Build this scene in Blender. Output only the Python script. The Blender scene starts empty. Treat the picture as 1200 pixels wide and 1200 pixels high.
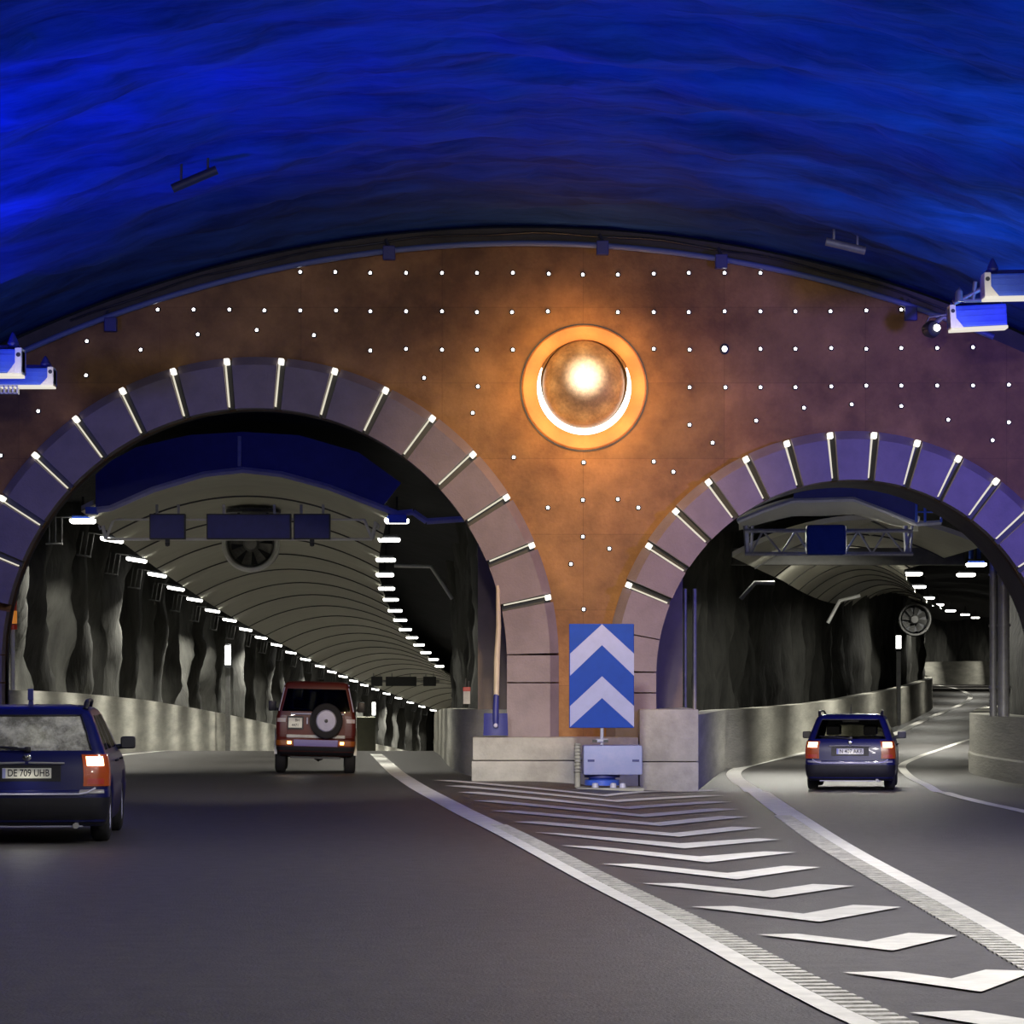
import bpy, bmesh, math, random
from mathutils import Vector, Matrix, noise
random.seed(7)
SC = bpy.context.scene
COL = SC.collection
PI = math.pi
F, CX, CY, CH = 4040.0, 600.0, 798.0, 1.745      # focal length (px), horizon, eye height


def W(px, py, d):
    return Vector(((px - CX) * d / F, d, CH - (py - CY) * d / F))


# ------------------------------------------------------------------ helpers
def interp(tab, x):
    if x <= tab[0][0]:
        return tab[0][1]
    if x >= tab[-1][0]:
        return tab[-1][1]
    for i in range(len(tab) - 1):
        x0, y0 = tab[i]
        x1, y1 = tab[i + 1]
        if x <= x1:
            h = x1 - x0
            m0 = (y1 - y0) / h if i == 0 else (y1 - tab[i - 1][1]) / (x1 - tab[i - 1][0])
            m1 = (y1 - y0) / h if i + 2 >= len(tab) else (tab[i + 2][1] - y0) / (tab[i + 2][0] - x0)
            t = (x - x0) / h
            return (y0 * (2 * t**3 - 3 * t * t + 1) + m0 * h * (t**3 - 2 * t * t + t)
                    + y1 * (3 * t * t - 2 * t**3) + m1 * h * (t**3 - t * t))


def sstep(a, b, x):
    t = min(1, max(0, (x - a) / (b - a)))
    return t * t * (3 - 2 * t)


ZL = [(-30, 0), (48, 0), (55, -.01), (62, -.04), (67, -.08), (79, -.15), (91, -.257), (103, -.41), (115, -.59),
      (142, -1.18), (179, -2.2), (202, -2.85), (250, -4.3), (290, -5.9), (340, -8), (420, -11.5)]
ZR = [(-30, 0), (46, 0), (55, -.06), (62, -.23), (73, -.27), (95, -.3), (108, -.29), (123, -.2), (148, -.08), (170, .1),
      (195, .32), (222, .62), (248, .92), (300, 1.35), (340, 1.42), (420, 1.45)]
XC = [(58, -4.9), (67, -5.55), (77, -6.1), (97, -7.04), (115, -7.67), (142, -8.14), (179, -7.97), (202, -7.75),
      (250, -6.4), (290, -3.9), (330, -.5), (370, 3.5), (420, 9)]


def gz(x, d):
    t = sstep(.2, 3.0, x)
    return interp(ZL, d) * (1 - t) + interp(ZR, d) * t


def hit(px, py):
    """where the sight line through a point of the photograph meets the road"""
    lo = None
    d = 10.0
    while d < 420:
        p = W(px, py, d)
        g = p.z - gz(p.x, d)
        if g <= 0:
            a, b = d - .5, d
            for _ in range(30):
                m = (a + b) / 2
                q = W(px, py, m)
                if q.z - gz(q.x, m) > 0:
                    a = m
                else:
                    b = m
            q = W(px, py, b)
            return Vector((q.x, b, gz(q.x, b)))
        d += .5
    p = W(px, py, 300)
    return Vector((p.x, 300, gz(p.x, 300)))


class MB:
    def __init__(s):
        s.bm = bmesh.new()
        s.mi = 0

    def face(s, vs):
        try:
            f = s.bm.faces.new(vs)
            f.material_index = s.mi
            return f
        except ValueError:
            return None

    def v(s, p):
        return s.bm.verts.new(p)

    def hexa(s, pts):
        v = [s.v(p) for p in pts]
        for q in ((3, 2, 1, 0), (4, 5, 6, 7), (0, 1, 5, 4), (1, 2, 6, 5), (2, 3, 7, 6), (3, 0, 4, 7)):
            s.face([v[i] for i in q])

    def box(s, x0, x1, y0, y1, z0, z1, M=None, bev=0):
        pts = [Vector(p) for p in ((x0, y0, z0), (x1, y0, z0), (x1, y1, z0), (x0, y1, z0),
                                   (x0, y0, z1), (x1, y0, z1), (x1, y1, z1), (x0, y1, z1))]
        if M:
            pts = [M @ p for p in pts]
        if not bev:
            s.hexa(pts)
            return
        b2 = bmesh.new()
        o = s.bm
        s.bm = b2
        s.hexa(pts)
        s.bm = o
        bmesh.ops.bevel(b2, geom=list(b2.edges), offset=bev, segments=2, profile=.6, affect='EDGES')
        s.merge(b2)

    def merge(s, b2, M=None):
        mp = {}
        for v in b2.verts:
            mp[v] = s.v(M @ v.co if M else v.co)
        for f in b2.faces:
            g = s.face([mp[v] for v in f.verts])
        b2.free()

    def tube(s, pts, r, n=8, cap=True):
        pts = [Vector(p) for p in pts]
        rings = []
        for i, p in enumerate(pts):
            a = pts[max(0, i - 1)]
            b = pts[min(len(pts) - 1, i + 1)]
            t = (b - a).normalized()
            up = Vector((0, 0, 1)) if abs(t.z) < .9 else Vector((0, 1, 0))
            u = t.cross(up).normalized()
            w = t.cross(u).normalized()
            rr = r[i] if isinstance(r, (list, tuple)) else r
            rings.append([s.v(p + u * math.cos(2 * PI * k / n) * rr + w * math.sin(2 * PI * k / n) * rr) for k in range(n)])
        for a, b in zip(rings, rings[1:]):
            for k in range(n):
                s.face((a[k], a[(k + 1) % n], b[(k + 1) % n], b[k]))
        if cap:
            s.face(rings[0][::-1])
            s.face(rings[-1])

    def lathe(s, prof, n=24, M=None, arc=None):
        """profile of (radius, height) turned about the local z axis"""
        rings = []
        full = arc is None
        for r, h in prof:
            if r < 1e-6 and full:
                p = Vector((0, 0, h))
                rings.append([s.v(M @ p if M else p)])
                continue
            ring = []
            for k in range(n if full else n + 1):
                a = 2 * PI * k / n if full else arc[0] + (arc[1] - arc[0]) * k / n
                p = Vector((r * math.cos(a), r * math.sin(a), h))
                ring.append(s.v(M @ p if M else p))
            rings.append(ring)
        for a, b in zip(rings, rings[1:]):
            m = n
            for k in range(m):
                k2 = (k + 1) % n if full else k + 1
                if len(a) == 1 and len(b) == 1:
                    continue
                if len(a) == 1:
                    s.face((a[0], b[k2], b[k]))
                elif len(b) == 1:
                    s.face((a[k], a[k2], b[0]))
                else:
                    s.face((a[k], a[k2], b[k2], b[k]))

    def grid(s, rows):
        vs = [[s.v(p) for p in r] for r in rows]
        for a, b in zip(vs, vs[1:]):
            for k in range(len(a) - 1):
                s.face((a[k], a[k + 1], b[k + 1], b[k]))
        return vs

    def loft(s, rows, close=True, caps=True):
        vs = [[s.v(p) for p in r] for r in rows]
        n = len(rows[0])
        for a, b in zip(vs, vs[1:]):
            for k in range(n if close else n - 1):
                s.face((a[k], a[(k + 1) % n], b[(k + 1) % n], b[k]))
        if caps and close:
            s.face(vs[0][::-1])
            s.face(vs[-1])

    def obj(s, name, mats, parent=None, smooth=None, flip=True):
        me = bpy.data.meshes.new(name)
        if flip:
            bmesh.ops.recalc_face_normals(s.bm, faces=list(s.bm.faces))
        s.bm.to_mesh(me)
        s.bm.free()
        for m in (mats if isinstance(mats, (list, tuple)) else [mats]):
            me.materials.append(m)
        o = bpy.data.objects.new(name, me)
        COL.objects.link(o)
        if parent:
            o.parent = parent
        if smooth:
            for p in me.polygons:
                p.use_smooth = True
            if smooth < 180:
                me.set_sharp_from_angle(angle=math.radians(smooth))
        return o


def tag(o, label=None, cat=None, group=None, kind=None):
    if label:
        o['label'] = label
    if cat:
        o['category'] = cat
    if group:
        o['group'] = group
    if kind:
        o['kind'] = kind
    return o


def thing(name, label, cat, loc=(0, 0, 0), group=None, rot=None):
    o = bpy.data.objects.new(name, None)
    COL.objects.link(o)
    o.empty_display_size = .2
    o.location = loc
    if rot:
        o.rotation_euler = rot
    return tag(o, label, cat, group)


def dup(root, loc, label, group=None, rot=None):
    r = root.copy()
    COL.objects.link(r)
    r.location = loc
    if rot is not None:
        r.rotation_euler = rot
    r['label'] = label
    if group:
        r['group'] = group
    for ch in list(root.children):
        c = ch.copy()
        COL.objects.link(c)
        c.parent = r
        for g in ch.children:
            q = g.copy()
            COL.objects.link(q)
            q.parent = c
    return r


ORD = ['first', 'second', 'third', 'fourth', 'fifth', 'sixth', 'seventh', 'eighth', 'ninth', 'tenth', 'eleventh', 'twelfth',
       'thirteenth', 'fourteenth', 'fifteenth', 'sixteenth', 'seventeenth', 'eighteenth', 'nineteenth', 'twentieth',
       'twenty-first', 'twenty-second', 'twenty-third', 'twenty-fourth', 'twenty-fifth', 'twenty-sixth']


# ------------------------------------------------------------------ materials
def mat(name, col, rough=.6, metal=0., var=0., scale=3., bump=0., bscale=20., emit=None, estr=0., stretch=(1, 1, 1), detail=6,
        col2=None, coat=0., spec=.5, contrast=(.35, .65)):
    m = bpy.data.materials.new(name)
    m.use_nodes = True
    nt = m.node_tree
    b = nt.nodes['Principled BSDF']
    b.inputs['Base Color'].default_value = (*col, 1)
    b.inputs['Roughness'].default_value = rough
    b.inputs['Metallic'].default_value = metal
    b.inputs['Coat Weight'].default_value = coat
    b.inputs['Specular IOR Level'].default_value = spec
    if emit:
        b.inputs['Emission Color'].default_value = (*emit, 1)
        b.inputs['Emission Strength'].default_value = estr
    if var or bump or col2:
        tc = nt.nodes.new('ShaderNodeTexCoord')
        mp = nt.nodes.new('ShaderNodeMapping')
        mp.inputs['Scale'].default_value = stretch
        nt.links.new(tc.outputs['Object'], mp.inputs[0])
    if var or col2:
        nz = nt.nodes.new('ShaderNodeTexNoise')
        nz.inputs['Scale'].default_value = scale
        nz.inputs['Detail'].default_value = detail
        nz.inputs['Roughness'].default_value = .65
        nt.links.new(mp.outputs[0], nz.inputs[0])
        rp = nt.nodes.new('ShaderNodeValToRGB')
        rp.color_ramp.elements[0].position = contrast[0]
        rp.color_ramp.elements[1].position = contrast[1]
        c2 = col2 or tuple(min(1, c * (1 + var)) for c in col)
        c1 = col if col2 else tuple(c * (1 - var) for c in col)
        rp.color_ramp.elements[0].color = (*c1, 1)
        rp.color_ramp.elements[1].color = (*c2, 1)
        nt.links.new(nz.outputs[0], rp.inputs[0])
        nt.links.new(rp.outputs[0], b.inputs['Base Color'])
    if bump:
        n2 = nt.nodes.new('ShaderNodeTexNoise')
        n2.inputs['Scale'].default_value = bscale
        n2.inputs['Detail'].default_value = 5
        nt.links.new(mp.outputs[0], n2.inputs[0])
        bp = nt.nodes.new('ShaderNodeBump')
        bp.inputs['Strength'].default_value = bump
        bp.inputs['Distance'].default_value = .05
        nt.links.new(n2.outputs[0], bp.inputs['Height'])
        nt.links.new(bp.outputs[0], b.inputs['Normal'])
    return m


def glass_mat(name, tint, gloss=.12, rough=.03):
    m = bpy.data.materials.new(name)
    m.use_nodes = True
    nt = m.node_tree
    nt.nodes.clear()
    out = nt.nodes.new('ShaderNodeOutputMaterial')
    mx = nt.nodes.new('ShaderNodeMixShader')
    tr = nt.nodes.new('ShaderNodeBsdfTransparent')
    gl = nt.nodes.new('ShaderNodeBsdfGlossy')
    tr.inputs[0].default_value = (*tint, 1)
    gl.inputs['Roughness'].default_value = rough
    lw = nt.nodes.new('ShaderNodeLayerWeight')
    lw.inputs[0].default_value = gloss
    nt.links.new(lw.outputs['Fresnel'], mx.inputs[0])
    nt.links.new(tr.outputs[0], mx.inputs[1])
    nt.links.new(gl.outputs[0], mx.inputs[2])
    nt.links.new(mx.outputs[0], out.inputs[0])
    return m


def dirty_lit_glass(name):
    """dirty rear window: patchy film, light seen through the pane put into its pale colour"""
    m = glass_mat(name, (.45, .47, .45), .15)
    nt = m.node_tree
    out = [n for n in nt.nodes if n.type == 'OUTPUT_MATERIAL'][0]
    old = out.inputs[0].links[0].from_socket
    df = nt.nodes.new('ShaderNodeBsdfDiffuse')
    df.inputs[0].default_value = (.72, .72, .60, 1)  # pale film colour also carries light seen through the pane
    tc = nt.nodes.new('ShaderNodeTexCoord')
    nz = nt.nodes.new('ShaderNodeTexNoise')
    nz.inputs['Scale'].default_value = 4.5
    nz.inputs['Detail'].default_value = 9
    nz.inputs['Roughness'].default_value = .72
    nz.inputs['Distortion'].default_value = .15
    rp = nt.nodes.new('ShaderNodeValToRGB')
    rp.color_ramp.elements[0].position = .40
    rp.color_ramp.elements[0].color = (.25, .25, .25, 1)
    rp.color_ramp.elements[1].position = .62
    rp.color_ramp.elements[1].color = (.85, .85, .85, 1)
    mx = nt.nodes.new('ShaderNodeMixShader')
    nt.links.new(tc.outputs['Object'], nz.inputs[0])
    nt.links.new(nz.outputs[0], rp.inputs[0])
    nt.links.new(rp.outputs[0], mx.inputs[0])
    nt.links.new(old, mx.inputs[1])
    nt.links.new(df.outputs[0], mx.inputs[2])
    nt.links.new(mx.outputs[0], out.inputs[0])
    return m


def emis(name, col, s):
    return mat(name, (.0, .0, .0), .5, emit=col, estr=s)


def wall_mat():
    """ochre cast concrete: mottled, with faint panel joints on the grid of the stud lights"""
    m = mat('ochre_concrete', (.40, .205, .068), .75, var=.42, scale=.9, bump=.25, bscale=14, detail=9, contrast=(.3, .7))
    nt = m.node_tree
    b = nt.nodes['Principled BSDF']
    src = b.inputs['Base Color'].links[0].from_socket
    tc = nt.nodes.new('ShaderNodeTexCoord')
    br = nt.nodes.new('ShaderNodeTexBrick')
    br.offset = 0
    br.inputs['Scale'].default_value = 1
    br.inputs['Color1'].default_value = (1, 1, 1, 1)
    br.inputs['Color2'].default_value = (.82, .85, .82, 1)
    br.inputs['Mortar'].default_value = (.72, .72, .72, 1)
    br.inputs['Mortar Size'].default_value = .008
    br.inputs['Brick Width'].default_value = 2.555
    br.inputs['Row Height'].default_value = 1.37
    mp = nt.nodes.new('ShaderNodeMapping')
    mp.inputs['Location'].default_value = (-1.29, 0, -.29)
    sx = nt.nodes.new('ShaderNodeSeparateXYZ')
    cx = nt.nodes.new('ShaderNodeCombineXYZ')
    nt.links.new(tc.outputs['Object'], mp.inputs[0])
    nt.links.new(mp.outputs[0], sx.inputs[0])
    nt.links.new(sx.outputs[0], cx.inputs[0])
    nt.links.new(sx.outputs[2], cx.inputs[1])
    nt.links.new(cx.outputs[0], br.inputs[0])
    mul = nt.nodes.new('ShaderNodeMix')
    mul.data_type = 'RGBA'
    mul.blend_type = 'MULTIPLY'
    mul.inputs[0].default_value = 1
    nt.links.new(src, mul.inputs[6])
    nt.links.new(br.outputs[0], mul.inputs[7])
    n3 = nt.nodes.new('ShaderNodeTexNoise')
    n3.inputs['Scale'].default_value = .42
    n3.inputs['Detail'].default_value = 10
    n3.inputs['Roughness'].default_value = .72
    r3 = nt.nodes.new('ShaderNodeValToRGB')
    r3.color_ramp.elements[0].position = .38
    r3.color_ramp.elements[0].color = (.55, .5, .52, 1)
    r3.color_ramp.elements[1].position = .62
    r3.color_ramp.elements[1].color = (1.0, 1.0, 1.0, 1)
    nt.links.new(tc.outputs['Object'], n3.inputs[0])
    nt.links.new(n3.outputs[0], r3.inputs[0])
    m2 = nt.nodes.new('ShaderNodeMix')
    m2.data_type = 'RGBA'
    m2.blend_type = 'MULTIPLY'
    m2.inputs[0].default_value = 1
    nt.links.new(mul.outputs[2], m2.inputs[6])
    nt.links.new(r3.outputs[0], m2.inputs[7])
    nt.links.new(m2.outputs[2], b.inputs['Base Color'])
    return m


M = {}
M['wall'] = wall_mat()
M['sunring'] = mat('orange_concrete_ring', (.62, .27, .08), .6, var=.1, scale=3, bump=.1)
M['dome'] = mat('speckled_bronze_dome', (.20, .125, .065), .55, var=.3, scale=16, bump=.15, bscale=50, spec=.6)
M['vault'] = mat('blue_lit_sprayed_vault', (.018, .06, .30), .85, var=.45, scale=.9, bump=.8, bscale=3.0, detail=9, contrast=(.35, .65), stretch=(.4, 1.1, 1), spec=.08)  # blue wash of light put into the base colour, keeping warm spill out
M['arch'] = mat('mauve_stone', (.235, .19, .195), .6, var=.13, scale=1.6, bump=.15, bscale=25)
M['archrim'] = mat('mauve_stone_rim', (.30, .26, .29), .5, var=.12, scale=2, bump=.1)
M['channel'] = mat('dark_channel', (.008, .008, .008), .5)
M['led'] = emis('led_strip_glow', (1, .93, .74), .75)
M['ledend'] = emis('led_lamp_glow', (1, .95, .84), 1.5)
M['stud'] = emis('stud_light_glow', (1, .97, .93), 9)
M['sunled'] = emis('sun_crescent_glow', (1, .93, .80), 4)
M['asphalt'] = mat('asphalt', (.066, .062, .059), .5, var=.25, scale=5, bump=.35, bscale=45, spec=.45, detail=9)
M['paint'] = mat('road_paint', (.74, .73, .68), .6, var=.12, scale=4, bump=.1, bscale=60)
M['paintworn'] = mat('worn_road_paint', (.55, .54, .50), .6, var=.3, scale=9, bump=.2, bscale=60)
M['barrier'] = mat('barrier_concrete', (.42, .41, .355), .8, var=.25, scale=1.3, bump=.2, bscale=14, stretch=(.6, .13, 1.6), detail=8)
M['plinth'] = mat('plinth_concrete', (.40, .39, .345), .8, var=.2, scale=1.8, bump=.25, bscale=20, detail=8)
M['rock'] = mat('sprayed_rock', (.043, .043, .038), .85, var=.55, scale=1.4, bump=.8, bscale=5, detail=9, stretch=(1, 1, .35))
M['rockdark'] = mat('dark_sprayed_rock', (.022, .022, .024), .9, var=.4, scale=1.2, bump=.6, bscale=5)
M['barrel'] = mat('tunnel_mouth_concrete', (.11, .095, .088), .8, var=.2, scale=1.5, bump=.2)
M['canopy'] = mat('cream_lining_sheet', (.42, .41, .335), .6, var=.07, scale=1.2)
M['rib'] = mat('lining_rib', (.05, .05, .045), .6)
M['white'] = mat('white_painted_steel', (.72, .72, .70), .45, var=.06, scale=5)
M['grey'] = mat('grey_steel', (.33, .33, .32), .45, metal=.3, var=.15, scale=6)
M['dullgrey'] = mat('dull_grey_steel', (.06, .06, .058), .6, var=.15, scale=6)
M['dark'] = mat('dark_steel', (.03, .032, .038), .5)
M['navy'] = mat('navy_panel', (.028, .034, .20), .5, var=.1, scale=4)  # blue light falling on fascia and signs is put into this colour
M['bluebox'] = mat('blue_steel', (.05, .12, .62), .4, var=.08, scale=5)
M['floodedge'] = emis('floodlight_edge_glow', (1, .93, .80), .8)
M['tube'] = emis('tunnel_lamp_glow', (1, .98, .90), 9)
M['sos'] = emis('lit_tube_glow', (1, 1, .94), 5)
M['signblue'] = mat('sign_blue', (.003, .055, .42), .5, var=.06, scale=5, spec=.2)
M['signwhite'] = mat('sign_pale_chevron', (.38, .38, .66), .4, var=.05, scale=5)
M['lav'] = mat('lavender_impact_box', (.34, .35, .62), .5, var=.15, scale=6, col2=(.28, .32, .60))
M['wood'] = mat('pale_ash_handle', (.58, .50, .36), .5, var=.15, scale=3, stretch=(6, 6, .4))
M['amber'] = mat('amber_lens', (.7, .22, .03), .3, emit=(1, .35, .05), estr=.35)
M['redlens'] = mat('red_lens', (.35, .03, .02), .3, emit=(1, .08, .03), estr=.04)
M['rubber'] = mat('tyre_rubber', (.012, .012, .013), .8, bump=.2, bscale=60)
M['suvlens'] = mat('dark_red_lens', (.10, .012, .008), .3, coat=.3)
M['amberdull'] = mat('amber_bumper_lens', (.30, .085, .012), .3, coat=.2)
M['black'] = mat('black_plastic', (.012, .012, .016), .45, var=.2, scale=8)
M['carblue'] = mat('dark_blue_car_paint', (.007, .009, .075), .33, coat=.18, spec=.4)
M['carmaroon'] = mat('maroon_car_paint', (.095, .013, .008), .4, coat=.1, spec=.3)
M['chrome'] = mat('chrome', (.7, .7, .7), .2, metal=1)
M['silver'] = mat('silver_cover', (.52, .52, .66), .4, var=.06, scale=9)
M['lilac'] = mat('lilac_bumper', (.20, .17, .42), .4)
M['taillens'] = mat('tail_lamp_lens', (.28, .05, .012), .25, coat=.3, emit=(1, .17, .02), estr=.07)
M['taillit'] = emis('tail_lamp_lit', (1, .60, .28), 9)
M['amberlit'] = emis('amber_lamp_lit', (1, .48, .12), 10)
M['clearlens'] = mat('pale_lens', (.55, .48, .45), .2, coat=.4)
M['plate'] = mat('number_plate_white', (.66, .66, .58), .4, var=.06, scale=9)
M['glass'] = glass_mat('car_glass', (.62, .62, .56), .1)
M['tint'] = glass_mat('dark_tinted_glass', (.10, .10, .10), .14)
M['dirty'] = dirty_lit_glass('dirty_lit_rear_glass')
M['seat'] = mat('seat_fabric', (.02, .02, .025), .9)
M['rail'] = mat('roof_rail_black', (.02, .02, .022), .4)

# ------------------------------------------------------------------ camera
cam = bpy.data.cameras.new('camera')
co = bpy.data.objects.new('camera', cam)
COL.objects.link(co)
co.location = (0, 0, CH)
co.rotation_euler = (PI / 2, 0, 0)
cam.sensor_fit = 'HORIZONTAL'
cam.sensor_width = 36
cam.lens = 36 * F / 1200
cam.shift_x = 0
cam.shift_y = (CY - 600) / 1200
cam.clip_end = 1000
SC.camera = co

# ------------------------------------------------------------------ road
YW = 62.0                       # front plane of the arch stones
SW = F / YW
xs = [-26, -20, -16, -13, -11, -9, -7, -5, -3, -1, -.5] + [.2 * k for k in range(0, 17)] + [3.5, 4, 4.5, 5, 5.5, 6, 7, 8, 9, 10, 12, 15, 18, 22, 27, 33, 40, 48, 56]
ys = [-25 + 5 * i for i in range(13)] + [37.5 + .75 * i for i in range(60)] + [82.5 + 1.5 * i for i in range(50)] + [157.5 + 5 * i for i in range(53)]
b = MB()
b.grid([[(x, y, gz(x, y)) for x in xs] for y in ys])
# a closed slab: skirt under the rim
road = b.obj('floor', M['asphalt'], smooth=60)
tag(road, 'dark grey asphalt roadway splitting in two towards the tunnels', 'road', kind='structure')


def marking(name, poly, m, lift=.006):
    """paint: a thin raised film following the road under an outline given on the ground"""
    b = MB()
    pts = [Vector((p[0], p[1], gz(p[0], p[1]) + lift)) for p in poly]
    b.face([b.v(p) for p in pts])
    f = list(b.bm.faces)
    b.bm.normal_update()
    if f[0].normal.z < 0:
        f[0].normal_flip()
    bmesh.ops.triangulate(b.bm, faces=f)
    return b.obj(name, m, road, flip=False)


def densify(line, step=1.0):
    """smooth curve x(d) through ground points sorted by d or by order (Catmull-Rom)"""
    out = []
    P = [line[0]] + list(line) + [line[-1]]
    for i in range(1, len(P) - 2):
        a, bq, c, e = [Vector((q[0], q[1])) for q in (P[i - 1], P[i], P[i + 1], P[i + 2])]
        n = max(2, int((c - bq).length / step))
        for k in range(n):
            t = k / n
            out.append(.5 * ((2 * bq) + (c - a) * t + (2 * a - 5 * bq + 4 * c - e) * t * t + (3 * bq - a - 3 * c + e) * t**3))
    out.append(Vector((line[-1][0], line[-1][1])))
    return out


def offset(line, o):
    out = []
    for i, p in enumerate(line):
        t = (line[min(i + 1, len(line) - 1)] - line[max(i - 1, 0)]).normalized()
        out.append(p + Vector((t.y, -t.x)) * o)          # to the right of travel
    return out


def stripe(name, line, o0, o1, m, lift=.010):
    L, R = offset(line, o0), offset(line, o1)
    b = MB()
    b.grid([[(p.x, p.y, gz(p.x, p.y) + lift), (q.x, q.y, gz(q.x, q.y) + lift)] for p, q in zip(R, L)])
    return b.obj(name, m, road, flip=False)


def comb(name, line, o0, o1, m, pitch=.22, duty=.5, d_max=400, lift=.012):
    b = MB()
    acc = 0
    for p, q in zip(line, line[1:]):
        seg = (q - p).length
        t = (q - p).normalized()
        nrm = Vector((t.y, -t.x))
        while acc < seg:
            a = p + t * acc
            c = a + t * pitch * duty
            acc += pitch
            pts = [a + nrm * o0, a + nrm * o1, c + nrm * o1, c + nrm * o0]
            b.hexa([(u.x, u.y, gz(u.x, u.y) + .001) for u in pts] + [(u.x, u.y, gz(u.x, u.y) + lift) for u in pts])
        acc -= seg
    return b.obj(name, m, road)


# left gore line and its ribbed strip
gl_px = [(1060, 1215), (1000, 1188), (905, 1140), (800, 1083), (700, 1033), (600, 980), (530, 945), (480, 917), (452, 895), (440, 884), (447, 880)]
gl = [hit(*p) for p in gl_px]
t0 = Vector((gl[0].x, gl[0].y)) - Vector((gl[3].x, gl[3].y))
GL = densify([(gl[0].x + t0.x * .6, gl[0].y + t0.y * .6)] + [(p.x, p.y) for p in gl[:-1]])
stripe('edge_line', GL, -.15, -.0, M['paint'])
comb('rumble_strip', [p for p in GL if p.y < 42], .0, .20, M['paintworn'])
stripe('edge_line', [p for p in GL if p.y > 41], .0, .17, M['paint'])
# right gore line, left edge of the right ramp
gr_px = [(1240, 1135), (1200, 1112), (1100, 1057), (1000, 1002), (945, 967), (900, 936), (881, 924.5), (869, 916.5), (863, 910.5), (862.5, 905.5), (869, 900.8), (885, 896), (910, 890), (940, 883.5), (1000, 871.5),
         (1045, 862), (1075, 848), (1100, 837), (1125, 826.5), (1137, 819), (1136, 814), (1124, 808), (1108, 804.5), (1095, 803)]
gr = [hit(*p) for p in gr_px]
gr2 = [p for p in gr]
GR = densify([(gr[0].x - .02, 5)] + [(p.x, p.y) for p in gr2 if True])
GRn = [p for p in GR if p.y < 64]
GRf = [p for p in GR if p.y >= 63]
stripe('edge_line', GRn, -.02, .15, M['paint'])
comb('rumble_strip', [p for p in GRn if p.y < 45], -.24, -.02, M['paintworn'], pitch=.22)
stripe('edge_line', [p for p in GRn if p.y >= 44], -.2, -.02, M['paint'])
stripe('edge_line', GRf, -.2, .12, M['paint'])
# right edge line of the right ramp
rr_px = [(1300, 980), (1250, 965), (1200, 952), (1160, 943.5), (1133, 937), (1109, 930.3), (1088, 922.5), (1067, 912), (1057, 902.5), (1056, 897.5), (1064, 892), (1093, 881), (1136, 866.7)]
rr = [hit(*p) for p in rr_px]
RR = densify([(p.x, p.y) for p in rr] + [(20.0, 135), (25.3, 165)])
stripe('edge_line', RR, -.07, .12, M['paint'])
# left edge line inside the left tunnel
le = [(-9.0, 60), (-9.55, 70), (-10.1, 80), (-10.9, 100), (-11.45, 120), (-11.7, 142), (-11.6, 179), (-11.3, 202), (-10, 250), (-7.4, 290)]
stripe('edge_line', densify(le), -.08, .08, M['paint'])
# lane dashes: three metres of paint, nine metres of gap
lane = [(-1.22, 14), (-1.72, 20.), (-2.76, 31.25), (-3.84, 43.3), (-4.80, 55), (-5.52, 66.9), (-6.37, 79), (-7.04, 91), (-7.62, 103), (-8.08, 115), (-8.3, 130), (-8.3, 150)]
y0 = 19.3
for k in range(-1, 9):
    yc = y0 + 12 * k - .2 * max(0, k)
    pts = []
    for e in (-1.5, 1.5):
        y = yc + e
        x = interp(lane, y)
        sl = (interp(lane, y + .2) - interp(lane, y - .2)) / .4
        pts.append((x, y, sl))
    (xa, ya, s0), (xb, yb, s1) = pts
    h = .077
    marking('lane_dash', [(xa - h, ya), (xa + h, ya), (xb + h, yb), (xb - h, yb)], M['paint'])
# chevrons between the gore lines
chev_px = [
    [(987, 1141.5), (1050, 1140.5), (1115, 1149), (1155, 1138.5), (1215, 1140), (1150, 1164.5)],
    [(887.5, 1097), (934, 1096), (1016, 1105.5), (1065, 1095), (1122.5, 1098), (1046.5, 1116)],
    [(810, 1064), (860, 1063.5), (941.5, 1072.5), (1000, 1062), (1056, 1064.5), (961, 1082)],
    [(752.5, 1036.5), (797.5, 1036.5), (895, 1046), (952.5, 1037.5), (1001.5, 1039.5), (906, 1053.5)],
    [(705, 1013.5), (745, 1013.5), (852.5, 1024.5), (920, 1016), (961.5, 1017.5), (864, 1032)],
    [(658, 992), (695, 993), (820, 1005), (895, 999), (932.5, 1000), (830, 1012)],
    [(627, 976.5), (655, 977.5), (797, 989.5), (887, 983.5), (914, 985), (802, 995.5)]]

def chevron(P):
    l, l2, nt, r2, r, ap = [Vector((p[0], p[1])) for p in P]
    n = 10
    front = [l.lerp(ap, k / n) for k in range(n)] + [ap.lerp(r, k / n) for k in range(n + 1)]
    back = [l2.lerp(nt, k / n) for k in range(n)] + [nt.lerp(r2, k / n) for k in range(n + 1)]
    b = MB()
    b.grid([[(p.x, p.y, gz(p.x, p.y) + .012), (q.x, q.y, gz(q.x, q.y) + .012)] for p, q in zip(back, front)])
    o = b.obj('chevron_marking', M['paint'], road, flip=False)
    if o.data.polygons[0].normal.z < 0:
        o.data.flip_normals()


for P in chev_px:
    chevron([hit(*p)[:2] for p in P])


def gxl(d):
    return min(GL, key=lambda p: abs(p.y - d)).x


def gxr(d):
    return min([p for p in GR if p.y < 66], key=lambda p: abs(p.y - d)).x


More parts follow.
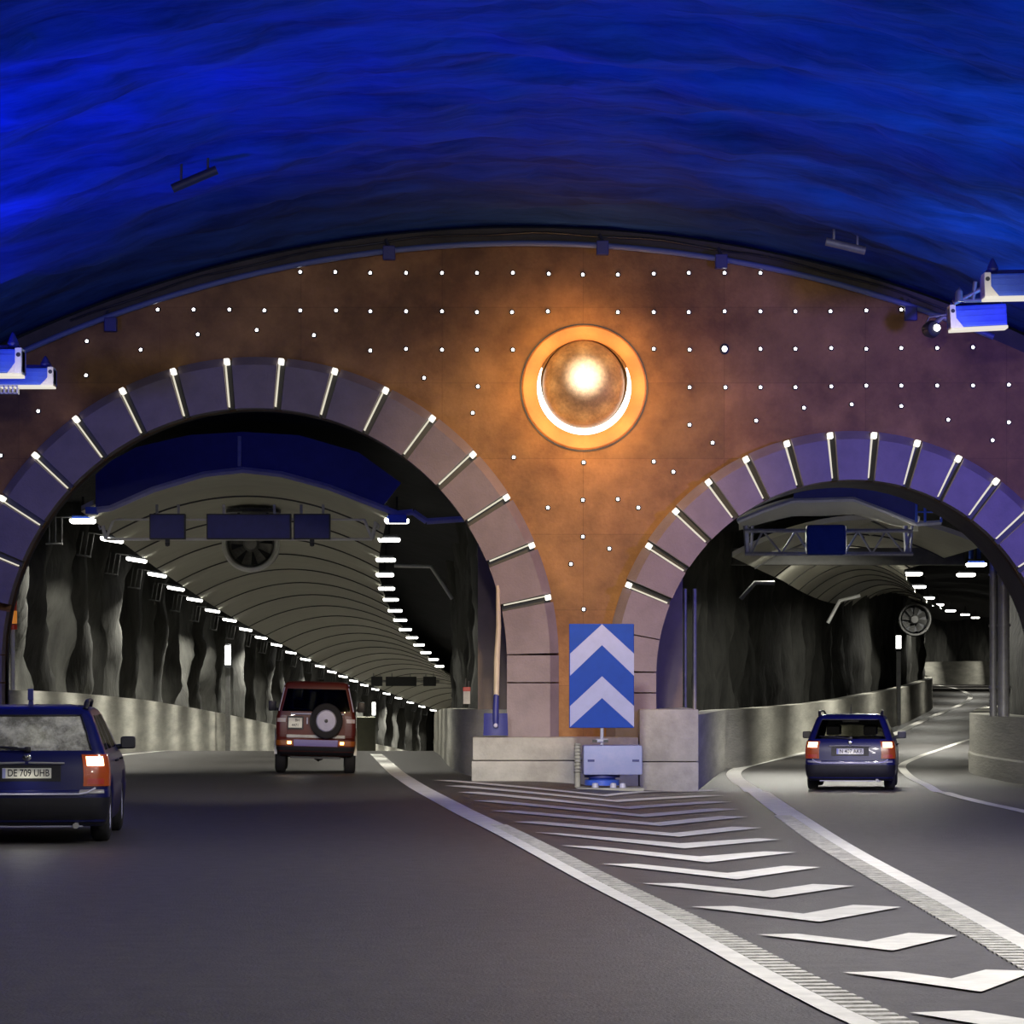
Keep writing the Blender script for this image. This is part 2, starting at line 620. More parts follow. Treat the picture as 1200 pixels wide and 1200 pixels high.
for d, lx, rx in ((38.3, (601, 964), (893, 971)), (41.2, (574, 951), (877, 958)), (43.9, (554, 939), (867, 949)), (46.7, (536, 929), (858, 940.5)), (49.5, (521, 921.5), (850, 933)), (52.2, (508, 915), (844, 926.5)), (16.5, (1066, 1189), (1330, 1195))):
    l, r = hit(*lx), hit(*rx)
    ax = (gxl(d) + gxr(d)) / 2 + .12
    w = .95
    chevron([(l.x, l.y), (l.x + .34, l.y + .1), (ax - .03, d + w), (r.x - .34, r.y + .25), (r.x, r.y), (ax, d)])

# ------------------------------------------------------------------ portal wall
XL, ZLc, RLi, RLo = (298 - 600) / SW, CH + (798 - 774) / SW, 296 / SW, 357 / SW
XR, ZRc, RRi, RRo = (1000 - 600) / SW, CH + (798 - 793) / SW, 231 / SW, 289 / SW
YF = YW + .42                   # face of the ochre wall
TOPX, TOPR = (615 - 600) / SW, 22.0
TOPZ = CH + (798 - 284) / SW    # crown of the wall


def arc_z(x, r=TOPR, top=TOPZ):
    return top - r + math.sqrt(max(0, r * r - (x - TOPX)**2))


def arch_outline(xc, zc, r, zb, n=48):
    pts = [(xc + r, zb)]
    for k in range(n + 1):
        a = PI * k / n
        pts.append((xc + r * math.cos(a), zc + r * math.sin(a)))
    pts.append((xc - r, zb))
    return pts


def plate_with_holes(name, outer, holes, y0, y1, m):
    cu = bpy.data.curves.new(name, 'CURVE')
    cu.dimensions = '2D'
    cu.fill_mode = 'BOTH'
    cu.extrude = (y1 - y0) / 2
    for loop in [outer] + holes:
        sp = cu.splines.new('POLY')
        sp.points.add(len(loop) - 1)
        for i, (x, z) in enumerate(loop):
            sp.points[i].co = (x, z, 0, 1)
        sp.use_cyclic_u = True
    tmp = bpy.data.objects.new('tmp', cu)
    COL.objects.link(tmp)
    bpy.context.view_layer.update()
    me = bpy.data.meshes.new_from_object(tmp.evaluated_get(bpy.context.evaluated_depsgraph_get()))
    bpy.data.objects.remove(tmp)
    bpy.data.curves.remove(cu)
    for v in me.vertices:
        v.co = Vector((v.co.x, (y0 + y1) / 2 - v.co.z, v.co.y))
    me.name = name
    me.materials.clear()
    me.materials.append(m)
    me.update()
    o = bpy.data.objects.new(name, me)
    COL.objects.link(o)
    return o


SUNX, SUNZ = (685 - 600) / SW, CH + (798 - 452) / SW
outer = [(-14, -1), (14.5, -1)] + [(14.5 - 28.5 * k / 60, arc_z(14.5 - 28.5 * k / 60)) for k in range(61)]
circ = [(SUNX + .80 * math.cos(2 * PI * k / 48), SUNZ + .86 * math.sin(2 * PI * k / 48)) for k in range(48)]
pw = plate_with_holes('wall_back', outer, [arch_outline(XL, ZLc, RLi, -.8), arch_outline(XR, ZRc, RRi, -.8), circ], YF, YF + .3, M['wall'])
tag(pw, 'ochre concrete portal wall with two arched tunnel mouths', 'wall', kind='structure')
# recess behind the sun
b = MB()
Mx = Matrix.Translation((SUNX, YF + .34, SUNZ)) @ Matrix.Rotation(PI / 2, 4, 'X')
b.lathe([(0, 0), (.9, 0), (.9, -.03), (0, -.03)], 32, Mx)
rc = b.obj('wall_recess', M['wall'], smooth=30)
tag(rc, 'back of the round recess behind the sun dome', 'wall', kind='structure')

# ledge beam over the wall
b = MB()
rows = []
for k in range(73):
    x = -13.5 + 27.6 * k / 72
    z = arc_z(x)
    rows.append([(x, YF + .12, z), (x, YF + .12, z + .33), (x, YF + .62, z + .40), (x, YF + .62, z)])
b.loft(rows)
lb = b.obj('trim_1', mat('ledge_concrete', (.07, .06, .042), .7, var=.3, scale=1.2), smooth=40)
tag(lb, 'curved concrete ledge between the ochre wall and the blue vault', 'trim', kind='structure')


# ------------------------------------------------------------------ arch surrounds and their light strips
def wedge(b, xc, zc, a0, a1, ri, ro, yf, yb, ch=.16):
    n = 4
    rows = []
    for k in range(n + 1):
        a = a0 + (a1 - a0) * k / n
        s_, c_ = math.sin(a), math.cos(a)

        def P(r, y):
            return (xc + r * s_, y, zc + r * c_)
        rows.append([P(ri, yf), P(ro - ch, yf), P(ro, yf + .2), P(ro, yb), P(ri, yb)])
    b.loft(rows)


def arch_surround(name, label, xc, zc, ri, ro, n_led, extra, leg_z, strips):
    root = thing(name, label, 'arch', (xc, YW, 0))
    step = math.radians(10.4)
    half = math.radians(5.2)
    g = .082
    inv = Matrix.Translation((-xc, -YW, 0))

    def put(b, nm, m):
        b.bm.transform(inv)
        return b.obj(nm, m, root)
    cuts = [half + step * k for k in range(n_led)]
    for sgn in (-1, 1):
        edges = [(c, True) for c in cuts] + [(math.radians(e), False) for e in extra]
        for i in range(len(edges) - 1):
            (a0, l0), (a1, l1) = edges[i], edges[i + 1]
            a0 += (g if l0 else .012) / ro
            a1 -= (g if l1 else .012) / ro
            b = MB()
            wedge(b, xc, zc, sgn * a0, sgn * a1, ri, ro, YW, YF)
            put(b, 'arch_stone', M['arch'])
        # straight legs
        zt = zc + 0.0
        a_last = edges[-1][0]
        zt = zc + ro * math.cos(a_last) - .02
        for z1, z0 in zip([zt] + leg_z, leg_z + [-.1]):
            x0, x1, x2 = (xc + sgn * ri, xc + sgn * (ro - .16), xc + sgn * ro)
            b = MB()
            b.loft([[(x0, YW, z), (x1, YW, z), (x2, YW + .2, z), (x2, YF, z), (x0, YF, z)] for z in (z0 + .012, z1 - .012)])
            put(b, 'arch_stone', M['arch'])
    b = MB()
    wedge(b, xc, zc, -half + g / ro, half - g / ro, ri, ro, YW, YF)
    put(b, 'arch_stone', M['arch'])
    return cuts


def strip_light(xc, zc, ri, ro, ang, side, label, group):
    """radial slot: dark channel, thin lit tube on one side of it and a bright lamp at the outer end"""
    root = thing('strip_light', label, 'light strip', (xc, YF - .02, zc), group, (0, ang, 0))
    b = MB()
    b.box(-.07, .07, -.16, -.0, ri + .01, ro - .05)
    b.obj('channel', M['channel'], root)
    b = MB()
    b.box(-.055 * 1, -.055 + .022, -.33, -.155, ri + .05, ro - .12) if side < 0 else b.box(.021, .055, -.40, -.155, ri + .05, ro - .12)
    b.obj('light_tube', M['led'], root)
    b = MB()
    b.box(-.06, .035, -.40, -.16, ro - .13, ro - .02, bev=.015)
    b.obj('end_lamp', M['ledend'], root)


legL = [CH - (800 - 798) / SW]
legR = [CH - (812 - 798) / SW]
cutsL = arch_surround('arch_surround', 'wide mauve stone arch around the left tunnel mouth', XL, ZLc, RLi, RLo, 8, [88.7], legL, None)
cutsR = arch_surround('arch_surround', 'smaller mauve stone arch around the right tunnel mouth', XR, ZRc, RRi, RRo, 7, [79.2, 88.7], legR, None)
for nm, xc, zc, ri, ro, angs in (('left', XL, ZLc, RLi, RLo, [-c for c in cutsL[:7]][::-1] + cutsL), ('right', XR, ZRc, RRi, RRo, [-c for c in cutsR][::-1] + cutsR[:6])):
    for i, a in enumerate(angs):
        strip_light(xc, zc, ri, ro, a, -1 if a < 0 or nm == 'right' and a < .3 else -1,
                    'lit slot between arch stones, %s from the left around the %s tunnel arch' % (ORD[i], 'wide left' if nm == 'left' else 'smaller right'),
                    'light slots of the %s arch' % nm)

# ------------------------------------------------------------------ the sun
root = thing('sun_lamp', 'round glowing sun dome with lit crescent and orange ring on ochre wall', 'wall lamp', (SUNX, YF, SUNZ))
T = Matrix.Rotation(PI / 2, 4, 'X')      # local z of the lathe -> towards the camera (-y)
b = MB()
b.lathe([(.86, -.1), (.86, .06), (.9, .08), (1.10, .08), (1.13, .05), (1.13, 0)], 64, T)
b.obj('orange_ring', M['sunring'], root, smooth=40)
b = MB()
b.lathe([(1.13, .0), (1.135, .035), (1.155, .035), (1.16, .0)], 64, T)
b.obj('ring_groove', M['dark'], root, smooth=40)
b = MB()
prof = [(.0, .50)] + [(math.sin(a) * 1.0, math.cos(a) * .50) for a in [PI / 2 * k / 14 for k in range(1, 15)]]
prof = [(r * .745, h + .02) for r, h in prof] + [(.745, -.2)]
b.lathe(prof, 64, Matrix.Translation((-.01, 0, .055)) @ Matrix.Diagonal((1, 1, 1.07, 1)) @ T)
b.obj('dome', M['dome'], root, smooth=60)
b = MB()
rows = []
for k in range(49):
    a = math.radians(-205 + 230 * k / 48)
    w = .10 * math.sin(PI * min(1, (k + 1) / 14 if k < 24 else (49 - k) / 14) / 2) if (k < 14 or k > 34) else .10
    w = max(w, .012)
    ro_, ri_ = .852, .852 - w - .01
    rows.append([(r_ * math.cos(a), y_, r_ * math.sin(a)) for r_, y_ in ((ri_, -.05), (ro_, -.05), (ro_, .02), (ri_, .02))])
b.loft(rows)
b.obj('lit_crescent', M['sunled'], root)

# ------------------------------------------------------------------ stud lights on the wall
sb = MB()
sb.mi = 0
sb.lathe([(.027, .030), (.048, .02), (.052, 0)], 12, T)
sb.mi = 1
sb.lathe([(0, .045), (.02, .04), (.027, .030)], 12, T)
stud0 = sb.obj('stud_light', [M['dark'], M['stud']], smooth=50)
rowsA = [('in the top row under the blue vault', [(352, 319), (393, 319), (434, 320), (476, 320), (518, 320), (559, 320), (601, 320), (643, 321), (683, 322), (724, 322), (766, 321), (807, 320), (849, 320), (891, 320)]),
         ('in the second row from the top', [(185, 363), (227, 363), (269, 363), (310, 364), (352, 364), (394, 364), (434, 365), (476, 365), (518, 365), (559, 366), (600, 366), (642, 365), (724, 366), (766, 366), (807, 366), (849, 365), (891, 365), (932, 365), (973, 365), (1015, 364), (1056, 363)]),
         ('in the third row from the top', [(434, 411), (476, 409), (518, 410), (559, 410), (601, 410), (766, 409), (808, 410), (849, 409), (891, 409), (932, 409), (974, 408), (1015, 409), (1056, 408), (1098, 408), (1140, 407)]),
         ('in the fourth row, right of the sun', [(808, 454), (850, 454), (891, 454), (932, 454), (974, 453), (1015, 452), (1056, 452), (1098, 452), (1140, 452), (1182, 451)]),
         ('in the string following the left arch', [(1, 534), (45, 482), (101, 440), (165, 410), (232, 392), (301, 387), (368, 393), (434, 411.5), (497, 443), (554, 484), (602, 536), (642, 595), (669, 661)][0:7] + [(497, 443), (554, 484), (602, 536), (642, 595), (669, 661)]),
         ('in the string following the right arch', [(714, 643), (748, 595), (789, 553), (835, 519), (886, 493), (942, 478), (998, 474), (1056, 476), (1111, 492), (1163, 516)]),
         ('in the short column below the sun, counted down', [(684, 542), (683, 586), (683, 629), (684, 714)])]
odd = [((102, 400), 'white stud light by the floodlights at the left end of the ochre wall'),
       ((560, 453), 'lone white stud light left of the sun, between its row and the arch string'),
       ((766, 541), 'lone white stud light below right of the sun, beside the arch string'),
       ((724, 585), 'lone white stud light below the sun, right of the short column'),
       ((808, 498), 'lone white stud light right of the sun, under its fourth row'),
       ((1182, 495), 'lone white stud light near the right edge, above the right arch')]
first = True


def add_stud(px, py, label):
    global first
    p = W(px, py, YF)
    if first:
        o = stud0
        first = False
    else:
        o = stud0.copy()
        COL.objects.link(o)
    o.location = p
    tag(o, label, 'wall light', 'stud lights on the ochre wall')
    if (px, py) == (849, 409):
        o.scale = (1.7, 1, 2.0)
        o['label'] = 'largest and brightest white stud light, third row, right of the sun'


for nm, pts in rowsA:
    for i, p in enumerate(pts):
        add_stud(p[0], p[1], 'white stud light, %s %s%s' % (ORD[i], '' if 'column' in nm else 'from the left ', nm))
for p, lab in odd:
    add_stud(p[0], p[1], lab)

# ------------------------------------------------------------------ blue vault and cavern walls
b = MB()
rows = []
VR, VT = 22.3, CH + (798 - 262) / SW + .05
ny = 150
for j in range(ny + 1):
    y = -20 + (62.75 + 20) * (j / ny)**.62
    row = []
    for k in range(121):
        x = -13.2 + 26.8 * k / 120
        z = VT - VR + math.sqrt(VR * VR - (x - TOPX)**2) - .25 * max(0, abs(x) - 10.5)**2
        fade = sstep(62.7, 60.5, y)
        p = Vector((x * .35, y * .55, 3))
        n1 = noise.fractal(p, .8, 2.1, 5)
        n2 = noise.fractal(Vector((x * 1.3, y * 1.6, 9)), .7, 2, 4)
        z += fade * (n1 * .22 + n2 * .05)
        row.append((x, y, z))
    rows.append(row)
b.grid(rows)
vault = b.obj('ceiling', M['vault'], smooth=180)
tag(vault, 'rough sprayed vault washed in deep blue light', 'ceiling', kind='structure')
for nm, xx, sgn in (('wall_left', -13.0, 1), ('wall_right', 13.4, -1)):
    b = MB()
    rows = []
    for j in range(43):
        y = -20 + 82.4 * j / 42
        rows.append([(xx + sgn * .3 * noise.noise(Vector((y * .4, z, xx))), y, z) for z in [-.4 + 9.2 * k / 12 for k in range(13)]])
    b.grid(rows)
    o = b.obj(nm, M['rock'], smooth=180)
    tag(o, 'dark sprayed rock side wall of the blue cavern, %s side' % nm[5:], 'wall', kind='structure')

# ------------------------------------------------------------------ tunnel mouths (barrels)
for nm, xc, zc, ri, yend in (('wall_barrel', XL, ZLc, RLi, 62.9), ('wall_barrel', XR, ZRc, RRi, 64.6)):
    b = MB()
    o_in = arch_outline(xc, zc, ri, -.7)
    o_out = arch_outline(xc, zc, ri + .4, -.7)
    loop = o_in + o_out[::-1]
    b.loft([[(x, y, z) for x, z in loop] for y in (YF + .02, yend)])
    o = b.obj(nm, M['barrel'], smooth=40)
    tag(o, 'dark concrete barrel lining just inside the %s tunnel mouth' % ('left' if xc < 0 else 'right'), 'wall', kind='structure')


b = MB()
p, q = W(560, 830, 65.4), W(612, 640, 65.4)
b.box(p.x, q.x, 65.4, 65.8, 1.0, q.z)
o = b.obj('wall_return', mat('return_wall_concrete', (.20, .165, .145), .8, var=.15, scale=1.2))
tag(o, 'plain brown concrete return wall behind the shovel', 'wall', kind='structure')
b = MB()
p, q = W(745, 826, 65.4), W(800, 640, 65.4)
b.box(p.x, q.x, 65.4, 65.8, 1.0, q.z)
o = b.obj('wall_return', bpy.data.materials['return_wall_concrete'])
tag(o, 'plain brown concrete return wall left of the thin pipes', 'wall', kind='structure')


# ------------------------------------------------------------------ barriers (low concrete walls)
def barrier(name, line, h0, label, side, thick=.45, m=None, lift=0):
    """line of (x, d); the face towards the road is on the line, thickness goes to side"""
    L = densify(line, 1.5)
    O = offset(L, thick * side)
    b = MB()
    rows = []
    for p, q in zip(L, O):
        z = gz(p.x, p.y)
        h = h0(p.y) if callable(h0) else h0
        e = (q - p) * .03
        rows.append([(p.x, p.y, z - .2), (p.x, p.y, z + .42), (p.x + e.x, p.y + e.y, z + .46), (p.x + e.x, p.y + e.y, z + h),
                     (q.x, q.y, z + h), (q.x, q.y, z - .2)])
    b.loft(rows)
    o = b.obj(name, m or M['barrier'], smooth=25)
    tag(o, label, 'barrier', kind='structure')
    return o


BL = [(-9.7, 62.9), (-10.2, 70), (-10.75, 80), (-11.2, 90), (-11.55, 100), (-12.05, 120), (-12.3, 142), (-12.2, 179), (-12.0, 202), (-10.7, 250), (-8.2, 290), (-4.8, 330), (-.8, 370), (5, 420)]
barrier('wall_barrier_left', BL, 1.66, 'long low concrete wall along the left side of the left tunnel', -1)
BLR = [(.1, 63.35), (-.52, 64.2), (-.9, 67), (-1.35, 75), (-1.68, 85), (-2.05, 97), (-2.6, 115), (-3.1, 142), (-3.0, 179), (-2.75, 202), (-1.5, 250), (1.0, 290), (4.4, 330), (8.5, 370)]
barrier('wall_barrier_right', BLR, 1.27, 'low concrete wall along the right side of the left tunnel', 1)
br_px = [(820, 906), (850, 903), (880, 897.5), (940, 882), (1000, 866), (1050, 851), (1080, 838), (1093, 828)]
brp = [hit(*p) for p in br_px]
BRL = [(3.3, 61.9)] + [(p.x, p.y) for p in brp[1:]] + [(26.5, 225), (29.8, 255), (32, 290), (32, 330)]
barrier('wall_barrier_bend', BRL, lambda y: 1.37 + .25 * sstep(90, 180, y), 'low concrete wall bending along the left side of the right tunnel', -1)
BRR = [(11.2, 52), (10.4, 58), (9.95, 63), (9.85, 70), (10.1, 76), (11.2, 84), (13.2, 97), (16.6, 115), (20.6, 140), (27, 175)]
barrier('wall_barrier_ramp', BRR, 1.3, 'low concrete wall along the right side of the right tunnel mouth', 1, thick=.8)
FR = [(27, 175), (32, 200), (38, 240), (42, 280), (43, 318), (41.2, 340), (37, 352), (33, 358), (26, 362)]
barrier('wall_barrier_far', FR, lambda y: 1.3 + .9 * sstep(230, 330, y), 'far low concrete wall across the end of the right tunnel bend', 1)

# plinth under the pier between the arches
b = MB()
b.box(-.72, 2.25, 61.35, YF + .2, -.25, .32, bev=.02)
b.box(-.70, 2.25, 61.38, YF + .2, .335, .74, bev=.02)
o = b.obj('plinth', M['plinth'], smooth=30)
tag(o, 'low concrete plinth under the pier between the two arches', 'plinth', kind='structure')
b = MB()
b.box(2.27, 3.32, 61.33, 66.5, -.35, .30, bev=.02)
b.box(2.27, 3.32, 61.36, 66.5, .315, 1.24, bev=.02)
o = b.obj('plinth', M['plinth'], smooth=30)
tag(o, 'taller concrete block at the left foot of the right arch', 'plinth', kind='structure')


# ------------------------------------------------------------------ rock walls of the tunnels
def rock_wall(name, label, line, side, z0, z1, lean, ds, amp, period, seed, m, sharp=1.0):
    """rough upright rock face set back behind a barrier; swells into upright folds"""
    L = densify(line, ds)
    O = offset(L, 1)
    b = MB()
    rows = []
    acc = 0
    nz = 26
    for i, (p, q) in enumerate(zip(L, O)):
        if i:
            acc += (L[i] - L[i - 1]).length
        n = (q - p) * side                     # away from the road
        zg = gz(p.x, p.y)
        row = []
        for k in range(nz + 1):
            t = k / nz
            z = zg + z0 + (z1 - z0) * t
            ph = acc / period + .35 * noise.noise(Vector((acc * .08, z * .35, seed))) + .5 * noise.noise(Vector((acc * .05, 0, seed + 4)))
            fold = abs(math.sin(PI * ph))**2.6
            d = amp * (fold - .5) + .25 * noise.fractal(Vector((acc * .5, z * .45, seed + 7)), .8, 2.1, 4)
            d += lean * max(0, t - .45)**2
            row.append((p.x - n.x * d, p.y - n.y * d, z))
        rows.append(row)
    b.grid(rows)
    o = b.obj(name, m, smooth=180)
    tag(o, label, 'wall', kind='structure')
    return o


rl = [(x - .95, d) for x, d in BL]
rl[0] = (-10.9, 64)
rock_wall('wall_rock_left', 'grey folded rock face along the left side of the left tunnel', rl, -1, .9, 6.6, 1.0, .30, 1.35, 5.6, 1.0, M['rock'])
rlr = [(x + 1.15, d) for x, d in BLR[2:]]
rlr[0] = (.45, 67)
rock_wall('wall_rock_right', 'dark folded rock face along the right side of the left tunnel', rlr, 1, .9, 7.5, .8, .4, .8, 5.5, 5.0, M['rock'])
rbl = [(1.7, 68)] + [(x - 3.0 + 2.3 * sstep(110, 170, y), y + 3.2 - 2.2 * sstep(110, 170, y)) for x, y in BRL[2:]]
rock_wall('wall_rock_bend', 'grey streaked rock face along the left side of the right tunnel', rbl, -1, 1.0, 7.2, .0, .45, .6, 3.0, 9.0, M['rock'])
rrr = [(10.9, 68), (11.2, 76), (12.3, 84), (14.3, 97), (17.7, 115), (21.7, 140), (28, 175), (33.2, 200), (39.2, 240), (43.2, 280), (44.2, 318), (42.4, 342), (38, 354), (33.5, 360), (26, 364)]
rock_wall('wall_rock_far', 'rock face around the outside of the right tunnel bend', rrr, 1, 1.0, 8.0, .5, .8, .6, 4.5, 12.0, M['rock'])


def rock_roof(name, label, line, wid, h, rise):
    L = densify(line, 4)
    b = MB()
    rows = []
    for i, p in enumerate(L):
        t = (L[min(i + 1, len(L) - 1)] - L[max(i - 1, 0)]).normalized()
        n = Vector((t.y, -t.x))
        zg = gz(p.x, p.y)
        row = []
        for k in range(17):
            u = -1 + k / 8
            q = p + n * wid * u
            row.append((q.x, q.y, zg + h + rise * math.cos(u * PI / 2) + .25 * noise.noise(Vector((q.x * .5, q.y * .3, 2)))))
        rows.append(row)
    b.grid(rows)
    o = b.obj(name, M['rockdark'], smooth=180)
    tag(o, label, 'ceiling', kind='structure')


rock_roof('ceiling_rock', 'dark rock roof above the left tunnel lining', [(-4.6, 67.5)] + [p[::-1] for p in [(d, x) for d, x in XC[2:]]], 6.9, 6.2, 1.6)
RC = [(p[0] + 2.2, p[1]) for p in BRL[2:]]
rock_roof('ceiling_rock', 'dark rock roof above the right tunnel lining', [(6.3, 67)] + [(x + 1.5, y) for x, y in BRL[2:]] + [], 8.0, 6.0, 1.4)


# ------------------------------------------------------------------ curved linings (suspended ceilings)
def lining(name, label, left, right, rise, h_l, h_r, rib_step, thick=.12):
    """left / right: lists of (x, d); sheet spans between them as a shallow arc, ribs hang under it"""
    tl, tr = sorted((d, x) for x, d in left), sorted((d, x) for x, d in right)
    d0, d1 = left[0][1], left[-1][1]
    root = thing(name, label, 'lining', (0, d0, 0))
    root['kind'] = 'structure'
    inv = Matrix.Translation((0, -d0, 0))

    def pt(d, u, dz=0):
        xl, xr = interp(tl, d), interp(tr, d)
        x = xl + (xr - xl) * u
        z = interp_g(d)
        hl = z + h_l
        hr = z + h_r
        return (x, d, hl + (hr - hl) * u + rise * (1 - (2 * u - 1)**2) + dz)

    def interp_g(d):
        x = (interp(tl, d) + interp(tr, d)) / 2
        return gz(x, d)
    b = MB()
    rows = []
    d = d0
    n = 24
    while d < d1 + .01:
        rows.append([pt(d, k / n) for k in range(n + 1)] + [pt(d, k / n, thick) for k in range(n, -1, -1)])
        d += 2.35
    b.loft(rows)
    b.bm.transform(inv)
    b.obj('lining_sheet', M['canopy'], root, smooth=40)
    d = d0 + rib_step
    k2 = 0
    while d < d1 and k2 < 60:
        b = MB()
        w = .045 + d * .00022
        rows = [[pt(d - w, k / n, -.035), pt(d + w, k / n, -.035), pt(d + w, k / n, .01), pt(d - w, k / n, .01)] for k in range(n + 1)]
        b.loft(rows)
        b.bm.transform(inv)
        b.obj('lining_rib', M['rib'], root)
        d += rib_step
        k2 += 1
    return root, pt


cl = [(x - 3.3, d) for d, x in XC if d >= 77]
cr = [(x + 3.3, d) for d, x in XC if d >= 77]
cl = [(interp(XC, 74) - 3.3, 74)] + cl
cr = [(interp(XC, 74) + 3.3, 74)] + cr
canL, ptL = lining('ceiling_lining', 'cream ribbed curved lining under the roof of the left tunnel', cl, cr, .92, 5.5, 5.5, 9.5)
# second lining of the right tunnel, following the bend
def lz(px, py, h):
    """point of the photograph carried to height h above the right road"""
    d = 60.0
    while d < 400:
        p = W(px, py, d)
        if p.z - (gz(p.x, d) + h) >= 0:
            return (p.x, d)
        d += .25
    return (p.x, d)


c2l = [lz(858, 655, 4.9), lz(901, 675, 4.9), lz(918, 683, 4.9), lz(960, 704, 4.9), lz(1008, 716, 4.95), lz(1050, 723, 5.1)]
c2r = [lz(1058, 668, 5.2), lz(1066, 686, 5.2), lz(1078, 700, 5.2), lz(1090, 708, 5.2), lz(1106, 715, 5.2)]
c2r = sorted([(x, d) for x, d in c2r], key=lambda q: q[1])
c2l = sorted(c2l, key=lambda q: q[1])
dend = min(c2l[-1][1], c2r[-1][1])
tlr = [(d, x) for x, d in c2r]
c2l = [(x, d) for x, d in c2l if d <= dend]
if len(c2l) < 2 or c2l[-1][1] < dend - .1:
    c2l.append((interp(sorted((d, x) for x, d in c2l), dend), dend))
canR, ptR = lining('ceiling_lining', 'ribbed curved lining bending away under the roof of the right tunnel', c2l, c2r, .75, 4.95, 5.2, 7.5)
DX = 78.0
c1l = [(W(864, 0, DX).x, DX), (W(864, 0, DX).x + .9, DX + 9)]
c1r = [(W(1078, 0, DX).x, DX), (W(1078, 0, DX).x - .5, DX + 9)]
canF, ptF = lining('ceiling_lining', 'short arched cream hood just inside the right tunnel mouth', c1l, c1r, .52, 5.62, 5.62, 4.0)


# ------------------------------------------------------------------ fascia and edge beams at the lining fronts
def poly_arc(pt, d, n=6):
    return [Vector(pt(d, k / n)) for k in range(n + 1)]


root = thing('lining_fascia', 'dark navy fascia with pale edge beam over the left tunnel lining', 'fascia', (0, 74, 0))
root['kind'] = 'structure'
inv = Matrix.Translation((0, -74, 0))
fr = [W(x, y, 73.8) for x, y in ((112, 598), (130, 596), (180, 574), (240, 556), (285, 551), (330, 556), (385, 571), (447, 595))]
b = MB()
top = [(112, 556), (130, 540), (160, 524), (220, 510), (285, 506), (350, 510), (420, 530), (470, 566)]
b.loft([[p, W(tx, ty, 73.8), W(tx, ty, 73.8) + Vector((0, .12, 0)), p + Vector((0, .12, 0))] for p, (tx, ty) in zip(fr, top)])
b.bm.transform(inv)
b.obj('fascia_panel', M['navy'], root)
b = MB()
line = [W(100, 598, 73.7)] + [p + Vector((0, -.08, 0)) for p in fr] + [W(466, 602, 73.7), W(484, 600, 73.7), W(500, 611, 73.7), W(546, 608, 73.7)]
for p, q in zip(line, line[1:]):
    b.tube([p, q], .075, 6)
b.bm.transform(inv)
b.obj('edge_beam', mat('pale_lavender_steel', (.46, .46, .55), .4, var=.1), root)
b = MB()
b.box(W(278.5, 0, 73.6).x, W(282.5, 0, 73.6).x, 73.6, 73.7, W(0, 546, 73.6).z, W(0, 511, 73.6).z)
b.bm.transform(inv)
b.obj('hanger_post', M['grey'], root)
b = MB()
for x0, x1, y0, y1 in ((100, 112, 594, 602), (455, 476, 603, 612)):
    p, q = W(x0, y1, 73.4), W(x1, y0, 73.4)
    b.box(p.x, q.x, 73.4, 73.9, p.z, q.z)
b.bm.transform(inv)
b.obj('blue_bracket', M['bluebox'], root)

root = thing('lining_fascia', 'pale folded edge beam with blue panel over the right tunnel hood', 'fascia', (0, 78, 0))
root['kind'] = 'structure'
inv = Matrix.Translation((0, -78, 0))
px_r = [(864, 611), (895, 598), (928, 587), (1000, 585), (1040, 600), (1074, 614), (1103, 612)]
b = MB()
for p, q in zip(px_r, px_r[1:]):
    b.tube([W(*p, 77.8), W(*q, 77.8)], .06, 6)
b.bm.transform(inv)
b.obj('edge_beam', mat('pale_steel', (.46, .46, .46), .75, var=.1, spec=.1), root)
b = MB()
lip = [(866, 613), (895, 600), (928, 589), (965, 587.5), (1000, 587), (1040, 601), (1076, 615)]
b.loft([[W(x, y, 77.95), W(x, y + 6 + 11 * math.sin(PI * (k + .5) / 7), 78.3), W(x, y + 6 + 11 * math.sin(PI * (k + .5) / 7), 78.36), W(x, y, 78.02)] for k, (x, y) in enumerate(lip)])
b.bm.transform(inv)
b.obj('hood_lip', M['canopy'], root, smooth=60)
b = MB()
b.loft([[W(x, y, 77.9), W(x, t, 77.9), W(x, t, 78.02), W(x, y, 78.02)] for x, y, t in ((930, 587, 572), (1000, 584, 570), (1040, 599, 570), (1074, 612, 574))])
b.bm.transform(inv)
b.obj('fascia_panel', M['navy'], root)
b = MB()
for x in (1074, 1084, 1103):
    b.tube([W(x, 612, 77.6), W(x, 578, 77.6)], .03, 6)
for y in (580, 590, 600):
    b.tube([W(1074, y, 77.6), W(1103, y, 77.6)], .02, 6)
b.bm.transform(inv)
b.obj('railing', M['bluebox'], root)


